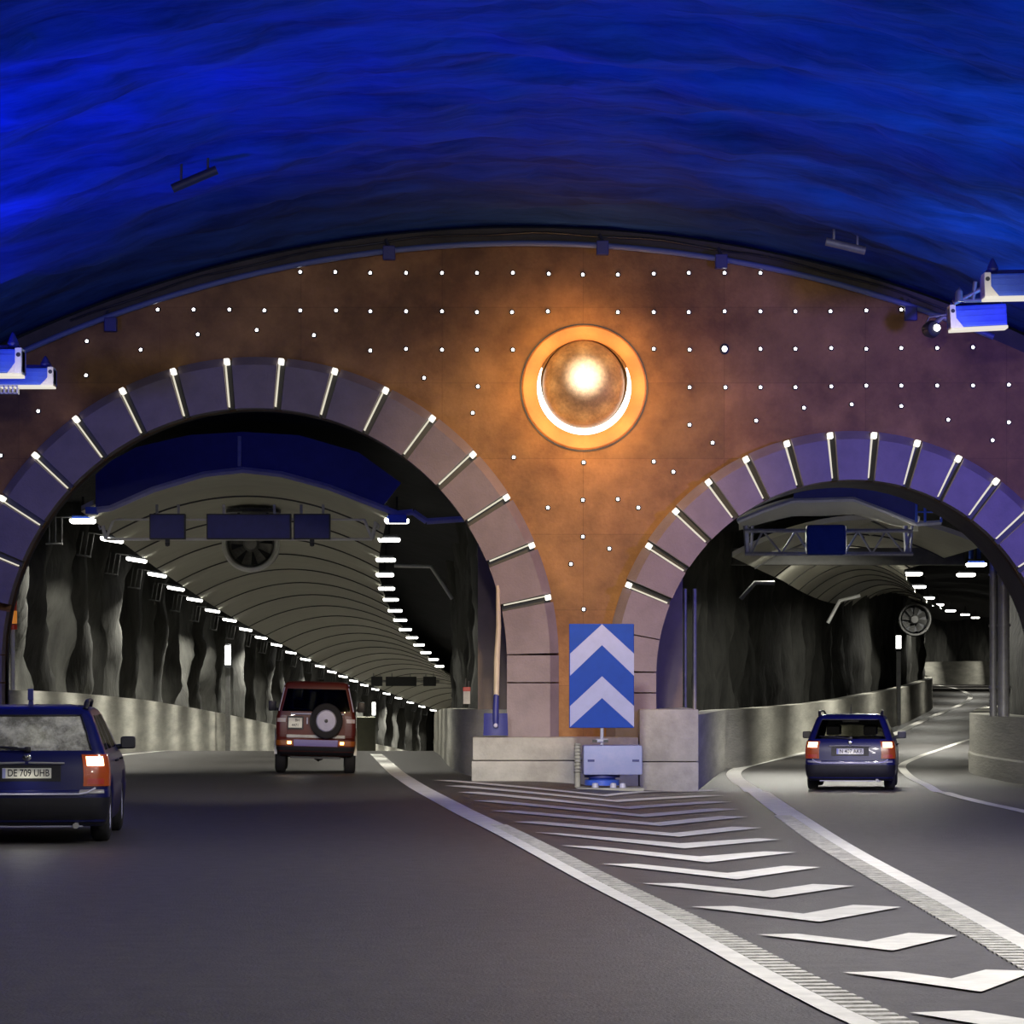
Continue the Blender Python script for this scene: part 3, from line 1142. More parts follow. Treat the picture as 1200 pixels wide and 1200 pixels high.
# ------------------------------------------------------------------ tunnel lamps
def make_lamp(label, group, loc, bracket=True, blue=False, side=-1):
    root = thing('tunnel_lamp', label, 'tunnel lamp', loc, group, (0, .16 if bracket and not blue else 0, 0))
    b = MB()
    b.box(-.22, .22, -.18, .18, .045, .13, bev=.02)
    b.obj('housing', M['bluebox'] if blue else M['dark'], root)
    b = MB()
    b.loft([[(-.27, -.21, .045), (.27, -.21, .045), (.27, .21, .045), (-.27, .21, .045)],
            [(-.27, -.21, -.01), (.27, -.21, -.01), (.27, .21, -.01), (-.27, .21, -.01)],
            [(-.24, -.19, -.045), (.24, -.19, -.045), (.24, .19, -.045), (-.24, .19, -.045)]])
    b.obj('diffuser', M['tube'], root)
    b = MB()
    b.tube([(0, 0, .15), (0, 0, .55)], .025, 6)
    b.obj('hanger_rod', M['dark'], root)
    b = MB()
    if bracket:
        x = side * .62
        for dx in (-.14, .0, .14):
            b.tube([(x + dx, .1, .1), (x + dx, .1, -.5)], .018, 6)
        b.tube([(x - .22, .1, -.5), (x + .16, .1, -.5)], .03, 6)
        b.tube([(x, .1, .10), (-.25 if side < 0 else .25, .1, .10)], .02, 6)
    if bracket:
        b.obj('cable_bracket', M['dullgrey'], root)
    return root


def lamp_light(loc, power, size=(.5, .4), col=(1, .97, .86), aim=None, spread=125):
    L = bpy.data.lights.new('lamp_light', 'AREA')
    L.shape = 'RECTANGLE'
    L.size, L.size_y = size
    L.energy = power
    L.color = col
    L.spread = math.radians(spread)
    o = bpy.data.objects.new('lamp_light', L)
    COL.objects.link(o)
    o.location = loc
    if aim is not None:
        d = (Vector(aim) - Vector(loc)).normalized()
        o.rotation_euler = d.to_track_quat('-Z', 'Y').to_euler()
    return o


PL = 260
rowL = [(97, 465, 611), (131, 456, 633), (160, 452, 656.5), (184, 451, 674), (206, 453, 690), (228, 458, 703), (249, 463, 716), (269, 469, 727), (288, 475, 738), (306, 483, 747.5), (324, 491, 756), (341, 499, 765), (358, 508, 773), (375, 515, 781)]
lamps = []
for i, (a, c, y) in enumerate(rowL):
    d = 7 * F / (c - a)
    d = .5 * d + .5 * (77 + 9.6 * i)
    lamps.append((W(a, y, d), W(c, y, d)))
for i in range(14, 24):
    d = 201.8 + 9.6 * (i - 13)
    x = interp(XC, d)
    z = gz(x, d) + 5.42
    lamps.append((Vector((x - 3.5, d, z)), Vector((x + 3.5, d, z))))
protoB = protoN = None
for i, (p, q) in enumerate(lamps):
    for side, loc in (('left', p), ('right', q)):
        if side == 'right' and i > 13:
            continue
        lab = '%s lit lamp from the mouth along the %s edge of the left tunnel lining' % (ORD[i], side)
        grp = 'lamps along the %s edge of the left tunnel lining' % side
        if i == 0:
            make_lamp(lab, grp, loc, side == 'left', True)
        elif side == 'left':
            if protoB is None:
                protoB = make_lamp(lab, grp, loc, True)
            else:
                dup(protoB, loc, lab, grp)
        else:
            if protoN is None:
                protoN = make_lamp(lab, grp, loc, False)
            else:
                dup(protoN, loc, lab, grp)
    k = 1.0 if i < 14 else 1.3
    lamp_light(p + Vector((.25, 0, -.13)), PL * k, aim=p + Vector((-.2, 0, -6)))
    lamp_light(q + Vector((-.25, 0, -.13)), PL * k * (.6 if i < 9 else 1), aim=q + Vector((-.6, 0, -6)))
lamp_px = [(1070, 673, 108), (1076, 688, 127), (1087, 701, 148), (1099, 709, 170), (1114, 716, 195), (1131, 720.5, 222), (1143, 724, 248)]
protoR = None
for i, (x, y, d) in enumerate(lamp_px):
    p = W(x, y, d)
    lab = '%s lit lamp from the mouth along the right edge of the right tunnel lining' % ORD[i]
    grp = 'lamps along the right tunnel lining'
    if protoR is None:
        protoR = make_lamp(lab, grp, p, False)
    else:
        dup(protoR, p, lab, grp)
    for s in (-.45,):
        pass
    lamp_light(p + Vector((.1, 0, -.13)), PL * 1.1, aim=p + Vector((-.5, 0, -6)), spread=172)
for i in range(4):
    d = 272 + 22 * i
    lamp_light((37 + 1.2 * i - .9 * i * i * .6, d, 7.0), PL * 1.6, aim=(38, d + 4, 0))
pa, pb = W(1144, 662, 99), W(1132, 674, 108)
make_lamp('nearer lit lamp on two blue rods by the right wall of the right tunnel', 'lamps on the right wall of the right tunnel', pa, False, True)
make_lamp('farther lit lamp beside the blue-rod lamp by the right wall of the right tunnel', 'lamps on the right wall of the right tunnel', pb, False, False)
for p in (pa, pb):
    lamp_light(p + Vector((-.1, 0, -.13)), PL * .9, aim=p + Vector((0, 0, -6)))
b = MB()
for x in (1138, 1147):
    b.tube([W(x, 655, 99), W(x, 626, 99)], .07, 8)
o = b.obj('lamp_rods', M['bluebox'])
tag(o, 'pair of blue hanging rods above the nearer lamp of the right wall', 'rods')

# ------------------------------------------------------------------ sign panels, gantries, fans


def panel_sign(label, x0, x1, y0, y1, d, group, m, sensor=False):
    p, q = W(x0, y1, d), W(x1, y0, d)
    cx, cz = (p.x + q.x) / 2, p.z
    w, h = (q.x - p.x) / 2, q.z - p.z
    root = thing('sign_panel', label, 'sign', (cx, d, cz), group)
    b = MB()
    b.box(-w, w, 0, .22, 0, h, bev=.015)
    b.obj('cabinet', M['dark'], root)
    b = MB()
    b.box(-w + .03, w - .03, -.015, .005, .03, h - .03)
    b.obj('display_face', m, root)
    b = MB()
    for s in (-.6, .6):
        b.box(w * s - .03, w * s + .03, .08, .14, h, h + .22)
    b.obj('hanger', M['grey'], root)
    if sensor:
        b = MB()
        b.box(-.05, .05, .02, .14, -.06, 0)
        b.lathe([(0, .0), (.05, .02), (.06, .1), (.0, .12)], 10, Matrix.Translation((0, .06, -.17)))
        b.obj('sensor', M['dark'], root)
    return root


panel_sign('small square unlit navy sign at the left of the left tunnel gantry', 175, 217, 602, 632, 80, 'unlit signs on the near gantry', M['navy'], True)
panel_sign('wide unlit navy sign in the middle of the left tunnel gantry', 242, 341, 602, 632, 80, 'unlit signs on the near gantry', M['navy'])
panel_sign('small unlit navy sign at the right of the left tunnel gantry', 344, 387, 602, 632, 80, 'unlit signs on the near gantry', M['navy'], True)
panel_sign('tiny dark sign at the left of the far gantry in left tunnel', 435, 448, 793, 804, 222, 'dark signs on the far gantry', M['dark'])
panel_sign('tiny wide dark sign in the middle of the far gantry', 452, 488, 793, 804, 222, 'dark signs on the far gantry', M['dark'])
panel_sign('tiny dark sign at the right of the far gantry', 496, 511, 793, 804, 222, 'dark signs on the far gantry', M['dark'])
b = MB()
D = 80.3
for x0, x1 in ((119, 126), (441, 434)):
    s = 1 if x1 > x0 else -1
    b.tube([W(x0, 610, D), W(x0 + 5 * s, 632, D)], .045, 6)
    b.tube([W(x0 + 14 * s, 609, D), W(x0 + 5 * s, 632, D)], .035, 6)
    b.tube([W(x0 - 3 * s, 616, D), W(x0 + 1 * s, 612, D), W(x0 + 3 * s, 618, D), W(x0 - 2 * s, 620, D), W(x0 - 3 * s, 616, D)], .03, 6)
b.tube([W(124, 632, D), W(436, 632, D)], .035, 6)
b.tube([W(133, 609, D), W(428, 609, D)], .03, 6)
o = b.obj('gantry', M['white'])
tag(o, 'thin white gantry frame carrying the navy signs in the left tunnel', 'gantry')
b = MB()
b.tube([W(428, 798.5, 222.4), W(515, 798.5, 222.4)], .10, 6)
o = b.obj('gantry', M['grey'])
tag(o, 'far small grey gantry beam behind the dark signs in the left tunnel', 'gantry')


def jet_fan(label, px, py, r_px, d, disc_y=None, dark=False):
    c = W(px, py, d)
    r = r_px * d / F
    root = thing('jet_fan', label, 'fan', c)
    T = Matrix.Rotation(PI / 2, 4, 'X')
    b = MB()
    b.lathe([(r * .80, .1), (r * .82, -.05), (r * .84, -1.8), (r * .78, -1.9), (r * .74, -1.8), (r * .74, -.05)], 40, T)
    b.obj('casing', M['dark'] if dark else M['grey'], root, smooth=40)
    b = MB()
    b.lathe([(r * .80, .02), (r * .86, .14), (r * .94, .14), (r, .04), (r * .97, -.05), (r * .82, -.06)], 40, T)
    b.obj('inlet_ring', M['dullgrey'] if dark else M['white'], root, smooth=60)
    b = MB()
    b.lathe([(0, .02), (r * .2, 0), (r * .28, -.08), (r * .28, -.5), (0, -.5)], 24, T)
    b.obj('hub', M['dullgrey'] if dark else M['grey'], root, smooth=40)
    bl = None
    for k in range(8):
        if bl is None:
            b = MB()
            rows = []
            for j in range(5):
                rr = r * (.25 + .52 * j / 4)
                tw = math.radians(50 - 26 * j / 4)
                cw = r * (.15 + .05 * j / 4)
                dx, dy = cw * math.cos(tw), cw * math.sin(tw)
                rows.append([(-dx, -dy + .2, rr), (dx, dy + .2, rr), (dx, dy + .23, rr), (-dx, -dy + .23, rr)])
            b.loft(rows)
            bl = b.obj('blade', M['dullgrey'] if dark else M['grey'], root)
            bb = bl
        else:
            bb = bl.copy()
            COL.objects.link(bb)
            bb.parent = root
        bb.rotation_euler = (0, 2 * PI * k / 8 + .25, 0)
    b = MB()
    b.lathe([(0, -.30), (r * .72, -.30), (r * .72, -.32), (0, -.32)], 24, T)
    b.obj('back_mesh', M['dark'], root)
    b = MB()
    zt = r * 1.02
    if disc_y:
        zt = W(px, disc_y, d).z - c.z
        b.lathe([(0, zt), (r * .95, zt), (r * .95, zt - .09), (0, zt - .10)], 32, Matrix.Translation((0, .9, 0)) @ Matrix.Diagonal((1, 1.2, 1, 1)))  # flat dark disc above the fan
    for sx in (-.5, .5):
        b.box(r * sx - .03, r * sx + .03, .7, .8, r * .6, max(zt, r * 1.3))
    b.obj('fan_top_parts', M['dark'], root, smooth=40)


jet_fan('round grey jet fan hanging behind the wide navy sign in left tunnel', 294, 637, 34, 87, 595)
jet_fan('dark round jet fan hanging at the bend of the right tunnel', 1072, 726, 20, 150, dark=True)

root = thing('truss_gantry', 'grey lattice truss gantry across the right tunnel mouth', 'gantry', (0, 77.2, 0))
inv = Matrix.Translation((0, -77.2, 0))
b = MB()
for y in (622, 649):
    b.tube([W(873, y, 77.2), W(1070, y, 77.2)], .05, 6)
zz = [(880, 649), (894, 622), (916, 649), (932, 622), (948, 649)]
zz2 = [(990, 649), (1006, 622), (1022, 649), (1038, 622), (1060, 649), (1068, 622)]
for Z in (zz, zz2):
    for p, q in zip(Z, Z[1:]):
        b.tube([W(*p, 77.2), W(*q, 77.2)], .026, 6)
b.bm.transform(inv)
b.obj('lattice', M['grey'], root)
for x in (876, 1063):
    b = MB()
    b.tube([W(x, 650, 77.25), W(x - 2, 616, 77.25)], .06, 6)
    b.tube([W(x + 6, 616, 77.25), W(x + 4, 650, 77.25)], .03, 6)
    b.bm.transform(inv)
    b.obj('end_post', M['grey'], root)
p, q = W(945, 650, 76.7), W(992, 615, 76.7)
b = MB()
b.box(p.x, q.x, 76.6, 77.0, p.z, q.z, bev=.08)
o = b.obj('sign_panel', mat('deep_blue_sign_box', (.015, .035, .22), .75, var=.1, spec=.1))
tag(o, 'blue rounded sign box in the middle of the right tunnel truss', 'sign')
p, q = W(858, 662, 89), W(1130, 642, 89)
b = MB()
b.box(p.x, q.x, 89, 89.4, p.z, q.z, bev=.02)
o = b.obj('cross_beam', mat('grey_beam', (.10, .10, .09), .6, var=.2))
tag(o, 'dark grey cross beam behind the lattice truss in the right tunnel', 'beam', kind='structure')

# hanging bent pipes in the dark beside the linings
for pts, d, lab, r in (([(462, 663), (505, 664), (530, 702)], 92, 'bent grey pipe hanging in the dark right of the left tunnel lamps', .05),
                       ([(868, 702), (885, 683), (908, 683)], 80, 'nearer bent grey pipe in the dark left side of right tunnel', .05),
                       ([(970, 730), (984, 704), (1008, 698)], 112, 'farther bent grey pipe below the right tunnel lining', .06)):
    b = MB()
    b.tube([W(*p, d) for p in pts], r, 8)
    o = b.obj('bent_pipe', M['dullgrey'] if pts[0][0] == 868 else M['white'], smooth=60)
    tag(o, lab, 'pipe')


# ------------------------------------------------------------------ lit emergency posts
def sos_post(label, px, y0, y1, d, w_px, base_z=None):
    c = W(px, 0, d)
    zb = gz(c.x, d) if base_z is None else base_z
    z0, z1 = W(0, y1, d).z, W(0, y0, d).z
    w = w_px * d / F / 2
    root = thing('emergency_post', label, 'post', (c.x, d, zb), 'lit emergency posts')
    b = MB()
    b.box(-w * .8, w * .8, -w * .8, w * .8, -.1, z0 - zb - .12)
    b.obj('post', M['grey'], root)
    b = MB()
    b.box(-w * 1.2, w * 1.2, -w * 1.2, w * 1.2, z0 - zb - .12, z0 - zb)
    b.box(-w * .9, w * .9, -w * .9, w * .9, z1 - zb, z1 - zb + .08)
    b.obj('collar', M['dark'], root)
    b = MB()
    b.lathe([(0, z0 - zb), (w, z0 - zb), (w, z1 - zb), (0, z1 - zb)], 16)
    b.obj('lit_tube', M['sos'], root, smooth=50)
    return root


sos_post('nearer lit emergency post before the left barrier of the left tunnel', 267, 757, 779, 143, 7)
sos_post('far small lit emergency post right of the maroon car', 438, 823, 838, 248, 4)
sos_post('lit emergency post above the barrier bend in the right tunnel', 1053, 745, 760, 143, 6)
p, q = W(418, 874, 240), W(440, 840, 240)
b = MB()
b.box(p.x, q.x, 240, 240.8, gz(p.x, 240) - .1, q.z, bev=.05)
o = b.obj('equipment_cabinet', mat('olive_panel', (.09, .09, .065), .7, var=.1))
tag(o, 'dark olive cabinet box between the maroon car and the far lit post', 'cabinet')

# ------------------------------------------------------------------ pipes and posts at the tunnel mouths
for x, w, d, lab, y1 in ((1164, 9, 67.5, 'thinner upright grey pipe at the right wall of right tunnel', 655), (1176, 14, 67.0, 'thicker upright pale grey pipe at the right wall of right tunnel', 650)):
    p = W(x, 0, d)
    b = MB()
    b.tube([(p.x, d, 1.05), (p.x, d, W(0, y1, d).z)], w * d / F / 2, 16)
    for z in (1.6, 2.8, 3.8):
        b.lathe([(w * d / F / 2 + .02, z), (w * d / F / 2 + .02, z + .05)], 16, Matrix.Translation((p.x, d, 0)))
    o = b.obj('wall_pipe', mat('galvanised_pipe', (.34, .34, .33), .45, metal=.2, var=.15, scale=4), smooth=60)
    tag(o, lab, 'pipe')
for x, w, d, lab in ((803, 4, 66.8, 'left one of two thin grey pipes inside the right tunnel mouth'), (814, 5, 66.9, 'right one of two thin grey pipes inside the right tunnel mouth')):
    p = W(x, 0, d)
    b = MB()
    b.tube([(p.x, d, 1.0), (p.x, d, W(0, 690, d).z)], w * d / F / 2, 12)
    o = b.obj('wall_pipe', M['grey'], smooth=60)
    tag(o, lab, 'pipe')

# warning post with amber bands on the left barrier
d = 72.5
c = W(15, 811, d)
root = thing('beacon_post', 'pale post with amber and red bands on the far left barrier', 'post', (c.x, d, c.z - .05))
s = d / F
b = MB()
b.tube([(0, 0, 0), (0, 0, 80 * s)], 2.6 * s, 12)
b.obj('pole', M['white'], root, smooth=50)
for y0, y1, m, w in ((728, 734, 'redlens', 5.2), (712, 727, 'amber', 5), (699, 712, 'redlens', 4.6), (686, 698, 'amber', 4.6), (660, 674, 'redlens', 3)):
    b = MB()
    b.tube([(0, 0, (810 - y1) * s), (0, 0, (810 - y0) * s)], w * s, 14)
    b.obj('band', M[m], root, smooth=50)
b = MB()
b.tube([(0, 0, 123 * s), (0, 0, 137 * s)], 2 * s, 10)
b.obj('neck', M['dark'], root, smooth=50)
# small marker post on the right barrier of the left tunnel
d = 66.2
c = W(547, 819, d)
s = d / F
root = thing('marker_post', 'small grey marker post with red top on the barrier left of the shovel', 'post', (c.x, d, c.z - .10))
b = MB()
b.box(-4.2 * s, 4.2 * s, -.05, .05, 0, 17 * s, bev=.008)
b.obj('post', M['grey'], root)
b = MB()
b.box(-4.4 * s, 4.4 * s, -.055, .055, 15 * s, 20 * s, bev=.008)
b.obj('red_cap', M['redlens'], root)
b = MB()
b.tube([(-.02, 0, 20 * s), (-.02, 0, 30 * s)], .012, 6)
b.tube([(.03, 0, 20 * s), (.04, 0, 27 * s)], .012, 6)
b.obj('prongs', M['dark'], root)

# giant shovel
d = 61.9
s = d / F
c = W(581, 863, d)
root = thing('shovel', 'giant shovel with pale handle and navy blade standing beside the left arch', 'shovel', (c.x, d - .2, .735))
b = MB()
n = 8
rows = []
for j in range(7):
    t = j / 6
    z = 2.2 * s + (26 * s) * t
    w = (14.5 - .8 * t) * s
    rows.append([(-w + 2 * w * k / n, .05 * (1 - (2 * k / n - 1)**2) * .9 - .02, z) for k in range(n + 1)] +
                [(-w + 2 * w * k / n, .05 * (1 - (2 * k / n - 1)**2) * .9 + .015, z) for k in range(n, -1, -1)])
b.loft(rows)
b.obj('blade', M['navy'], root, smooth=40)
b = MB()
b.tube([(0, -.01, 12 * s), (0, .0, 20 * s), (0, .02, 30 * s), (.01, .06, 50 * s)], [2.6 * s, 3.6 * s, 3.8 * s, 3.2 * s], 12)
b.obj('socket', M['navy'], root, smooth=60)
b = MB()
b.lathe([(0, .03), (.03, .02), (.04, 0)], 12, Matrix.Translation((0, -.06, 14 * s)) @ T)
b.obj('rivet', M['silver'], root, smooth=60)
b = MB()
b.tube([(.01, .06, 49 * s), (.02, .14, 90 * s), (.05, .22, 130 * s), (.04, .30, 172 * s), (.03, .31, 178 * s)], [3.3 * s, 3.6 * s, 3.0 * s, 2.3 * s, 1.6 * s], 12)
b.obj('handle', M['wood'], root, smooth=60)

# ------------------------------------------------------------------ chevron sign with impact box
d = 57.6
s = d / F
zg = gz((705 - 600) * s, d)
SX = (705.5 - 600) * s
root = thing('chevron_sign', 'tall blue road sign with two pale upward chevrons before the pier', 'road sign', (SX, d, zg))


def sz(py):
    return CH + (798 - py) * s - zg


def sx(px):
    return (px - 705.5) * s


b = MB()
b.box(sx(667), sx(743), 0, .03, sz(853), sz(731), bev=.012)
b.obj('panel', [M['signblue']], root)
for y in ((731.5, 766, 792, 756), (792.5, 827.5, 852, 818)):
    b = MB()
    ap, su, sl, ia = y
    L_, R_ = 668, 743
    fr_ = [(705.5, ap), (R_, su), (R_, sl), (705.5, ia), (L_, sl), (L_, su)]
    b.loft([[(sx(x), yy, sz(z)) for x, z in fr_] for yy in (-.006, .002)], caps=False)
    for yy in (-.006,):
        v = [b.v((sx(x), yy, sz(z))) for x, z in fr_]
        b.face((v[0], v[1], v[2], v[3]))
        b.face((v[0], v[3], v[4], v[5]))
    b.obj('chevron', M['signwhite'], root)
b = MB()
b.tube([(0, .06, sz(880)), (0, .06, sz(735))], .030, 12)
b.tube([(-.10, .03, sz(868)), (.10, .03, sz(868))], .035, 10)
b.obj('pole', mat('pale_lavender_pole', (.48, .48, .60), .4), root, smooth=50)
b = MB()
for x in (697, 710):
    b.box(sx(x) - .04, sx(x) + .04, -.02, .08, sz(870), sz(867))
b.obj('clamp', M['dark'], root)

root = thing('impact_attenuator', 'lavender crash box on a navy foot under the chevron sign', 'crash cushion', (SX, d, zg))
b = MB()
b.box(sx(683), sx(752), -.38, .42, sz(907.5), sz(873), bev=.035)
b.obj('box', M['lav'], root, smooth=40)
for x in (692, 744):
    b = MB()
    b.box(sx(x) - 4 * s, sx(x) + 4 * s, -.39, -.37, sz(892), sz(889.5))
    b.obj('slot', M['navy'], root)
b = MB()
b.lathe([(.29, sz(920)), (.29, sz(914)), (.22, sz(913)), (.24, sz(909)), (.26, sz(907))], 24)
b.obj('foot', M['bluebox'], root, smooth=40)
b = MB()
b.lathe([(0, sz(908)), (.30, sz(908)), (.30, sz(911)), (0, sz(911))], 24)
b.obj('collar', M['navy'], root, smooth=40)
b = MB()
b.box(sx(675), sx(753), -.55, .5, -.02, .035, bev=.012)
b.obj('base_plate', M['plinth'], root)
for x in (697, 718, 729):
    b = MB()
    b.lathe([(0, .12), (.05, .11), (.06, .03), (0, .03)], 10, Matrix.Translation((sx(x), -.32, 0)))
    b.obj('bolt', M['silver'], root, smooth=50)
b = MB()
for k in range(9):
    zz_ = sz(872 + 4 * k)
    b.lathe([(.05, zz_), (.07, zz_ - .012), (.05, zz_ - .024)], 14, Matrix.Translation((sx(677), .1, 0)))
b.tube([(sx(677), .1, .03), (sx(677), .1, sz(871))], .05, 12)
b.obj('spring_post', M['plinth'], root, smooth=60)

# ------------------------------------------------------------------ conduit and boxes along the top of the wall
b = MB()
b.tube([(x, YF - .14, arc_z(x) + .02) for x in [-8.9 + .4 * k for k in range(45)]], .055, 8)
o = b.obj('conduit', mat('blue_grey_conduit', (.12, .16, .34), .45), smooth=60)
tag(o, 'blue grey conduit running along the curved top of the ochre wall', 'conduit')
b = MB()
b.tube([(x, YF + .02, arc_z(x) + .22 + .02 * math.sin(x * 3)) for x in [-8 + .4 * k for k in range(41)]], .022, 6)
o = b.obj('cable', M['dark'], smooth=60)
tag(o, 'thin dark cable strung above the conduit along the vault edge', 'cable')
jb0 = None
for i, (px, py, lab) in enumerate(((456, 297, 'dark blue box at the top of the wall, left of the middle'), (706, 291, 'dark blue box at the top of the wall, right above the sun'),
                                   (845, 307, 'dark blue box at the top of the wall, right of the sun'), (1067, 368, 'dark blue box on the wall edge by the right floodlights'),
                                   (130, 381, 'dark blue box on the wall edge at the far left'))):
    p = W(px, py, YF - .1)
    root = thing('junction_box', lab, 'box', p, 'boxes along the top of the wall')
    b = MB()
    b.box(-.11, .11, -.12, .08, -.12, .13, bev=.015)
    b.obj('casing', M['navy'], root)
    b = MB()
    b.tube([(0, -.02, .12), (-.06, -.02, .26)], .03, 8)
    b.obj('gland', M['dark'], root)

# ------------------------------------------------------------------ blue floodlights at both sides under the vault


def flood(label, x0, x1, y0, y1, d, end, tilt):
    p, q = W(x0, y1, d), W(x1, y0, d)
    cx, cz = (p.x + q.x) / 2, (p.z + q.z) / 2
    w, h = (q.x - p.x) / 2, (q.z - p.z) / 2
    root = thing('floodlight', label, 'floodlight', (cx, d, cz), 'floodlights under the vault', (0, tilt, 0))
    b = MB()
    b.box(-w, w, -.02, .45, -h * .85, h, bev=.03)
    for k in range(3):
        b.box(-w * .98, w * .98, -.035, -.015, -h * .5 + k * h * .5, -h * .5 + k * h * .5 + .02)
    b.obj('housing', M['bluebox'], root)
    wm = mat('cream_bracket', (.75, .72, .62), .45, var=.05, emit=None)
    b = MB()
    e = w * end
    b.box(min(e, e - end * .10), max(e, e - end * .10), -.07, .30, -h * 1.1, h * 1.08, bev=.01)
    b.loft([[(e - end * .08, -.06, -h * 1.0), (e - end * .08, -.06, h * .1), (e - end * .24, -.06, -h * 1.0)], [(e - end * .08, -.03, -h * 1.0), (e - end * .08, -.03, h * .1), (e - end * .24, -.03, -h * 1.0)]])
    b.obj('end_bracket', wm, root)
    b = MB()
    b.box(-w, w, -.08, .30, -h * 1.12, -h * .86, bev=.01)
    b.obj('lit_edge', M['floodedge'], root)
    L = bpy.data.lights.new('bracket_fill', 'POINT')  # added unseen point light that brightens the cream bracket
    L.energy = 7
    L.color = (1, .93, .8)
    L.shadow_soft_size = .05
    lo = bpy.data.objects.new('bracket_fill', L)
    COL.objects.link(lo)
    lo.parent = root
    lo.location = (e * 1.0 - end * .1, -.55, -h * 1.3)
    b = MB()
    b.tube([(e - end * .05, -.075, h * .55), (e - end * .05, -.06, h * .55)], .035, 10)
    b.obj('pivot_bolt', M['dark'], root)
    b = MB()
    b.tube([(-w * .9, .2, h * 1.25), (w * .9, .2, h * 1.25)], .03, 8)
    for k in (-.6, 0, .6):
        b.tube([(w * k, .2, h), (w * k, .2, h * 1.25)], .02, 6)
    b.lathe([(0, h * 2.4), (.03, h * 2.2), (.09, h * 1.5), (.06, h * 1.2), (0, h * 1.2)], 10, Matrix.Translation((e - end * .16, .15, 0)))
    b.obj('mounting_rail', M['navy'], root, smooth=40)
    return root


flood('blue floodlight with cream end, lower and farther of the right pair', 1113, 1180, 357, 385, 58, -1, .05 * -1)
flood('blue floodlight with cream end, upper and nearer of the right pair', 1153, 1240, 320, 349, 52, -1, .02 * -1)
flood('blue floodlight with cream end, upper and nearer of the left pair', -66, 26, 409, 440, 52, 1, 0)
f4 = flood('blue floodlight with cream end, lower and farther of the left pair', -24, 63, 431, 453, 58, 1, 0)
b = MB()
p, q = W(-20, 462, 58), W(21, 452, 58)
b.box(p.x, q.x, 57.9, 58.1, p.z, p.z + .02)
b.box(p.x, q.x, 57.9, 58.1, q.z - .02, q.z)
for k in range(9):
    x = p.x + (q.x - p.x) * k / 8
    b.box(x - .012, x + .012, 57.9, 58.1, p.z, q.z)
o = b.obj('cable_ladder', M['white'])
tag(o, 'short pale cable ladder below the left pair of floodlights', 'cable ladder')
b = MB()
for (p, q) in (((1118, 356), (1165, 330)), ((1128, 352), (1150, 352)), ((1170, 318), (1204, 286)), ((1175, 316), (1200, 316)), ((1140, 352), (1143, 330))):
    b.tube([W(*p, 57), W(*q, 57)], .035, 8)
for px, py in ((1124, 349), (1168, 306)):
    b.lathe([(0, .18), (.06, .1), (.07, -.06), (0, -.08)], 10, Matrix.Translation(W(px, py, 57)))
o = b.obj('cable_rack', M['grey'], smooth=50)
tag(o, 'grey cable rack with slanting struts above the right floodlights', 'cable rack')
c = W(1092, 386, 61)
root = thing('round_floodlight', 'dark round lamp on an arm beside the lower right floodlight', 'floodlight', c)
b = MB()
b.lathe([(0, .10), (.13, .08), (.16, 0), (.12, -.14), (0, -.16)], 20, Matrix.Rotation(PI / 2, 4, 'X') @ Matrix.Rotation(.5, 4, 'Y'))
b.obj('lamp_body', M['dark'], root, smooth=50)
b = MB()
b.lathe([(0, .115), (.05, .11), (.06, .09)], 12, Matrix.Rotation(PI / 2, 4, 'X') @ Matrix.Translation((.08, .02, 0)))
b.obj('lens', M['stud'], root, smooth=50)
b = MB()
b.tube([(.05, .05, .1), (.2, .1, .22), (.6, .1, .20)], .05, 8)
b.tube([(-.15, 0, .0), (-.05, .02, .22), (.55, .1, .32)], .02, 8)
b.obj('arm', M['grey'], root, smooth=50)
for px0, py0, px1, py1, d, lab, m in ((202, 221, 254, 199, 52, 'dark slim bar fixed to the blue vault at upper left', 'dark'), (968, 283, 1014, 294, 55, 'slim pale bar fixed to the blue vault at right', 'grey')):
    # carried up the sight line until it meets the vault
    d = 30.0
    while d < 62:
        p = W((px0 + px1) / 2, (py0 + py1) / 2, d)
        if p.z > VT - VR + math.sqrt(VR * VR - (p.x - TOPX)**2) - .22:
            break
        d += .1
    b = MB()
    b.tube([W(px0, py0, d), W(px1, py1, d)], .07, 8)
    for t in (.2, .8):
        a = W(px0 + (px1 - px0) * t, py0 + (py1 - py0) * t, d)
        b.tube([a, a + Vector((0, 0, .5))], .02, 6)
    o = b.obj('vault_bar', M[m], smooth=50)
    tag(o, lab, 'bar')


# ------------------------------------------------------------------ cars
# A body is a stack of closed plan outlines (rear centre -> side -> front centre, mirrored). Local axes: rear at y=0, nose at +y.
NR, NC, NS, NF = 6, 5, 30, 4          # points: half rear, corner, side, half front


def outline(w, yr, yf, rc, rf, bow=.05, fbow=.10):
    pts = []
    for k in range(NR):
        x = (w - rc) * k / (NR - 1)
        pts.append((x, yr + bow * (x / w)**2))
    y0 = pts[-1][1]
    for k in range(1, NC + 1):
        a = PI / 2 * k / NC
        pts.append((w - rc + rc * math.sin(a), y0 + rc * (1 - math.cos(a))))
    ya = pts[-1][1]
    yb = yf - rf - fbow
    for k in range(1, NS + 1):
        pts.append((w, ya + (yb - ya) * k / NS))
    for k in range(1, NC + 1):
        a = PI / 2 * k / NC
        pts.append((w - rf * (1 - math.cos(a)), yb + rf * math.sin(a)))
    xe, ye = pts[-1]
    for k in range(1, NF + 1):
        x = xe * (1 - k / NF)
        pts.append((x, yf - fbow * (x / max(xe, .01))**2))
    return pts                             # right half, from x=0 rear to x=0 front


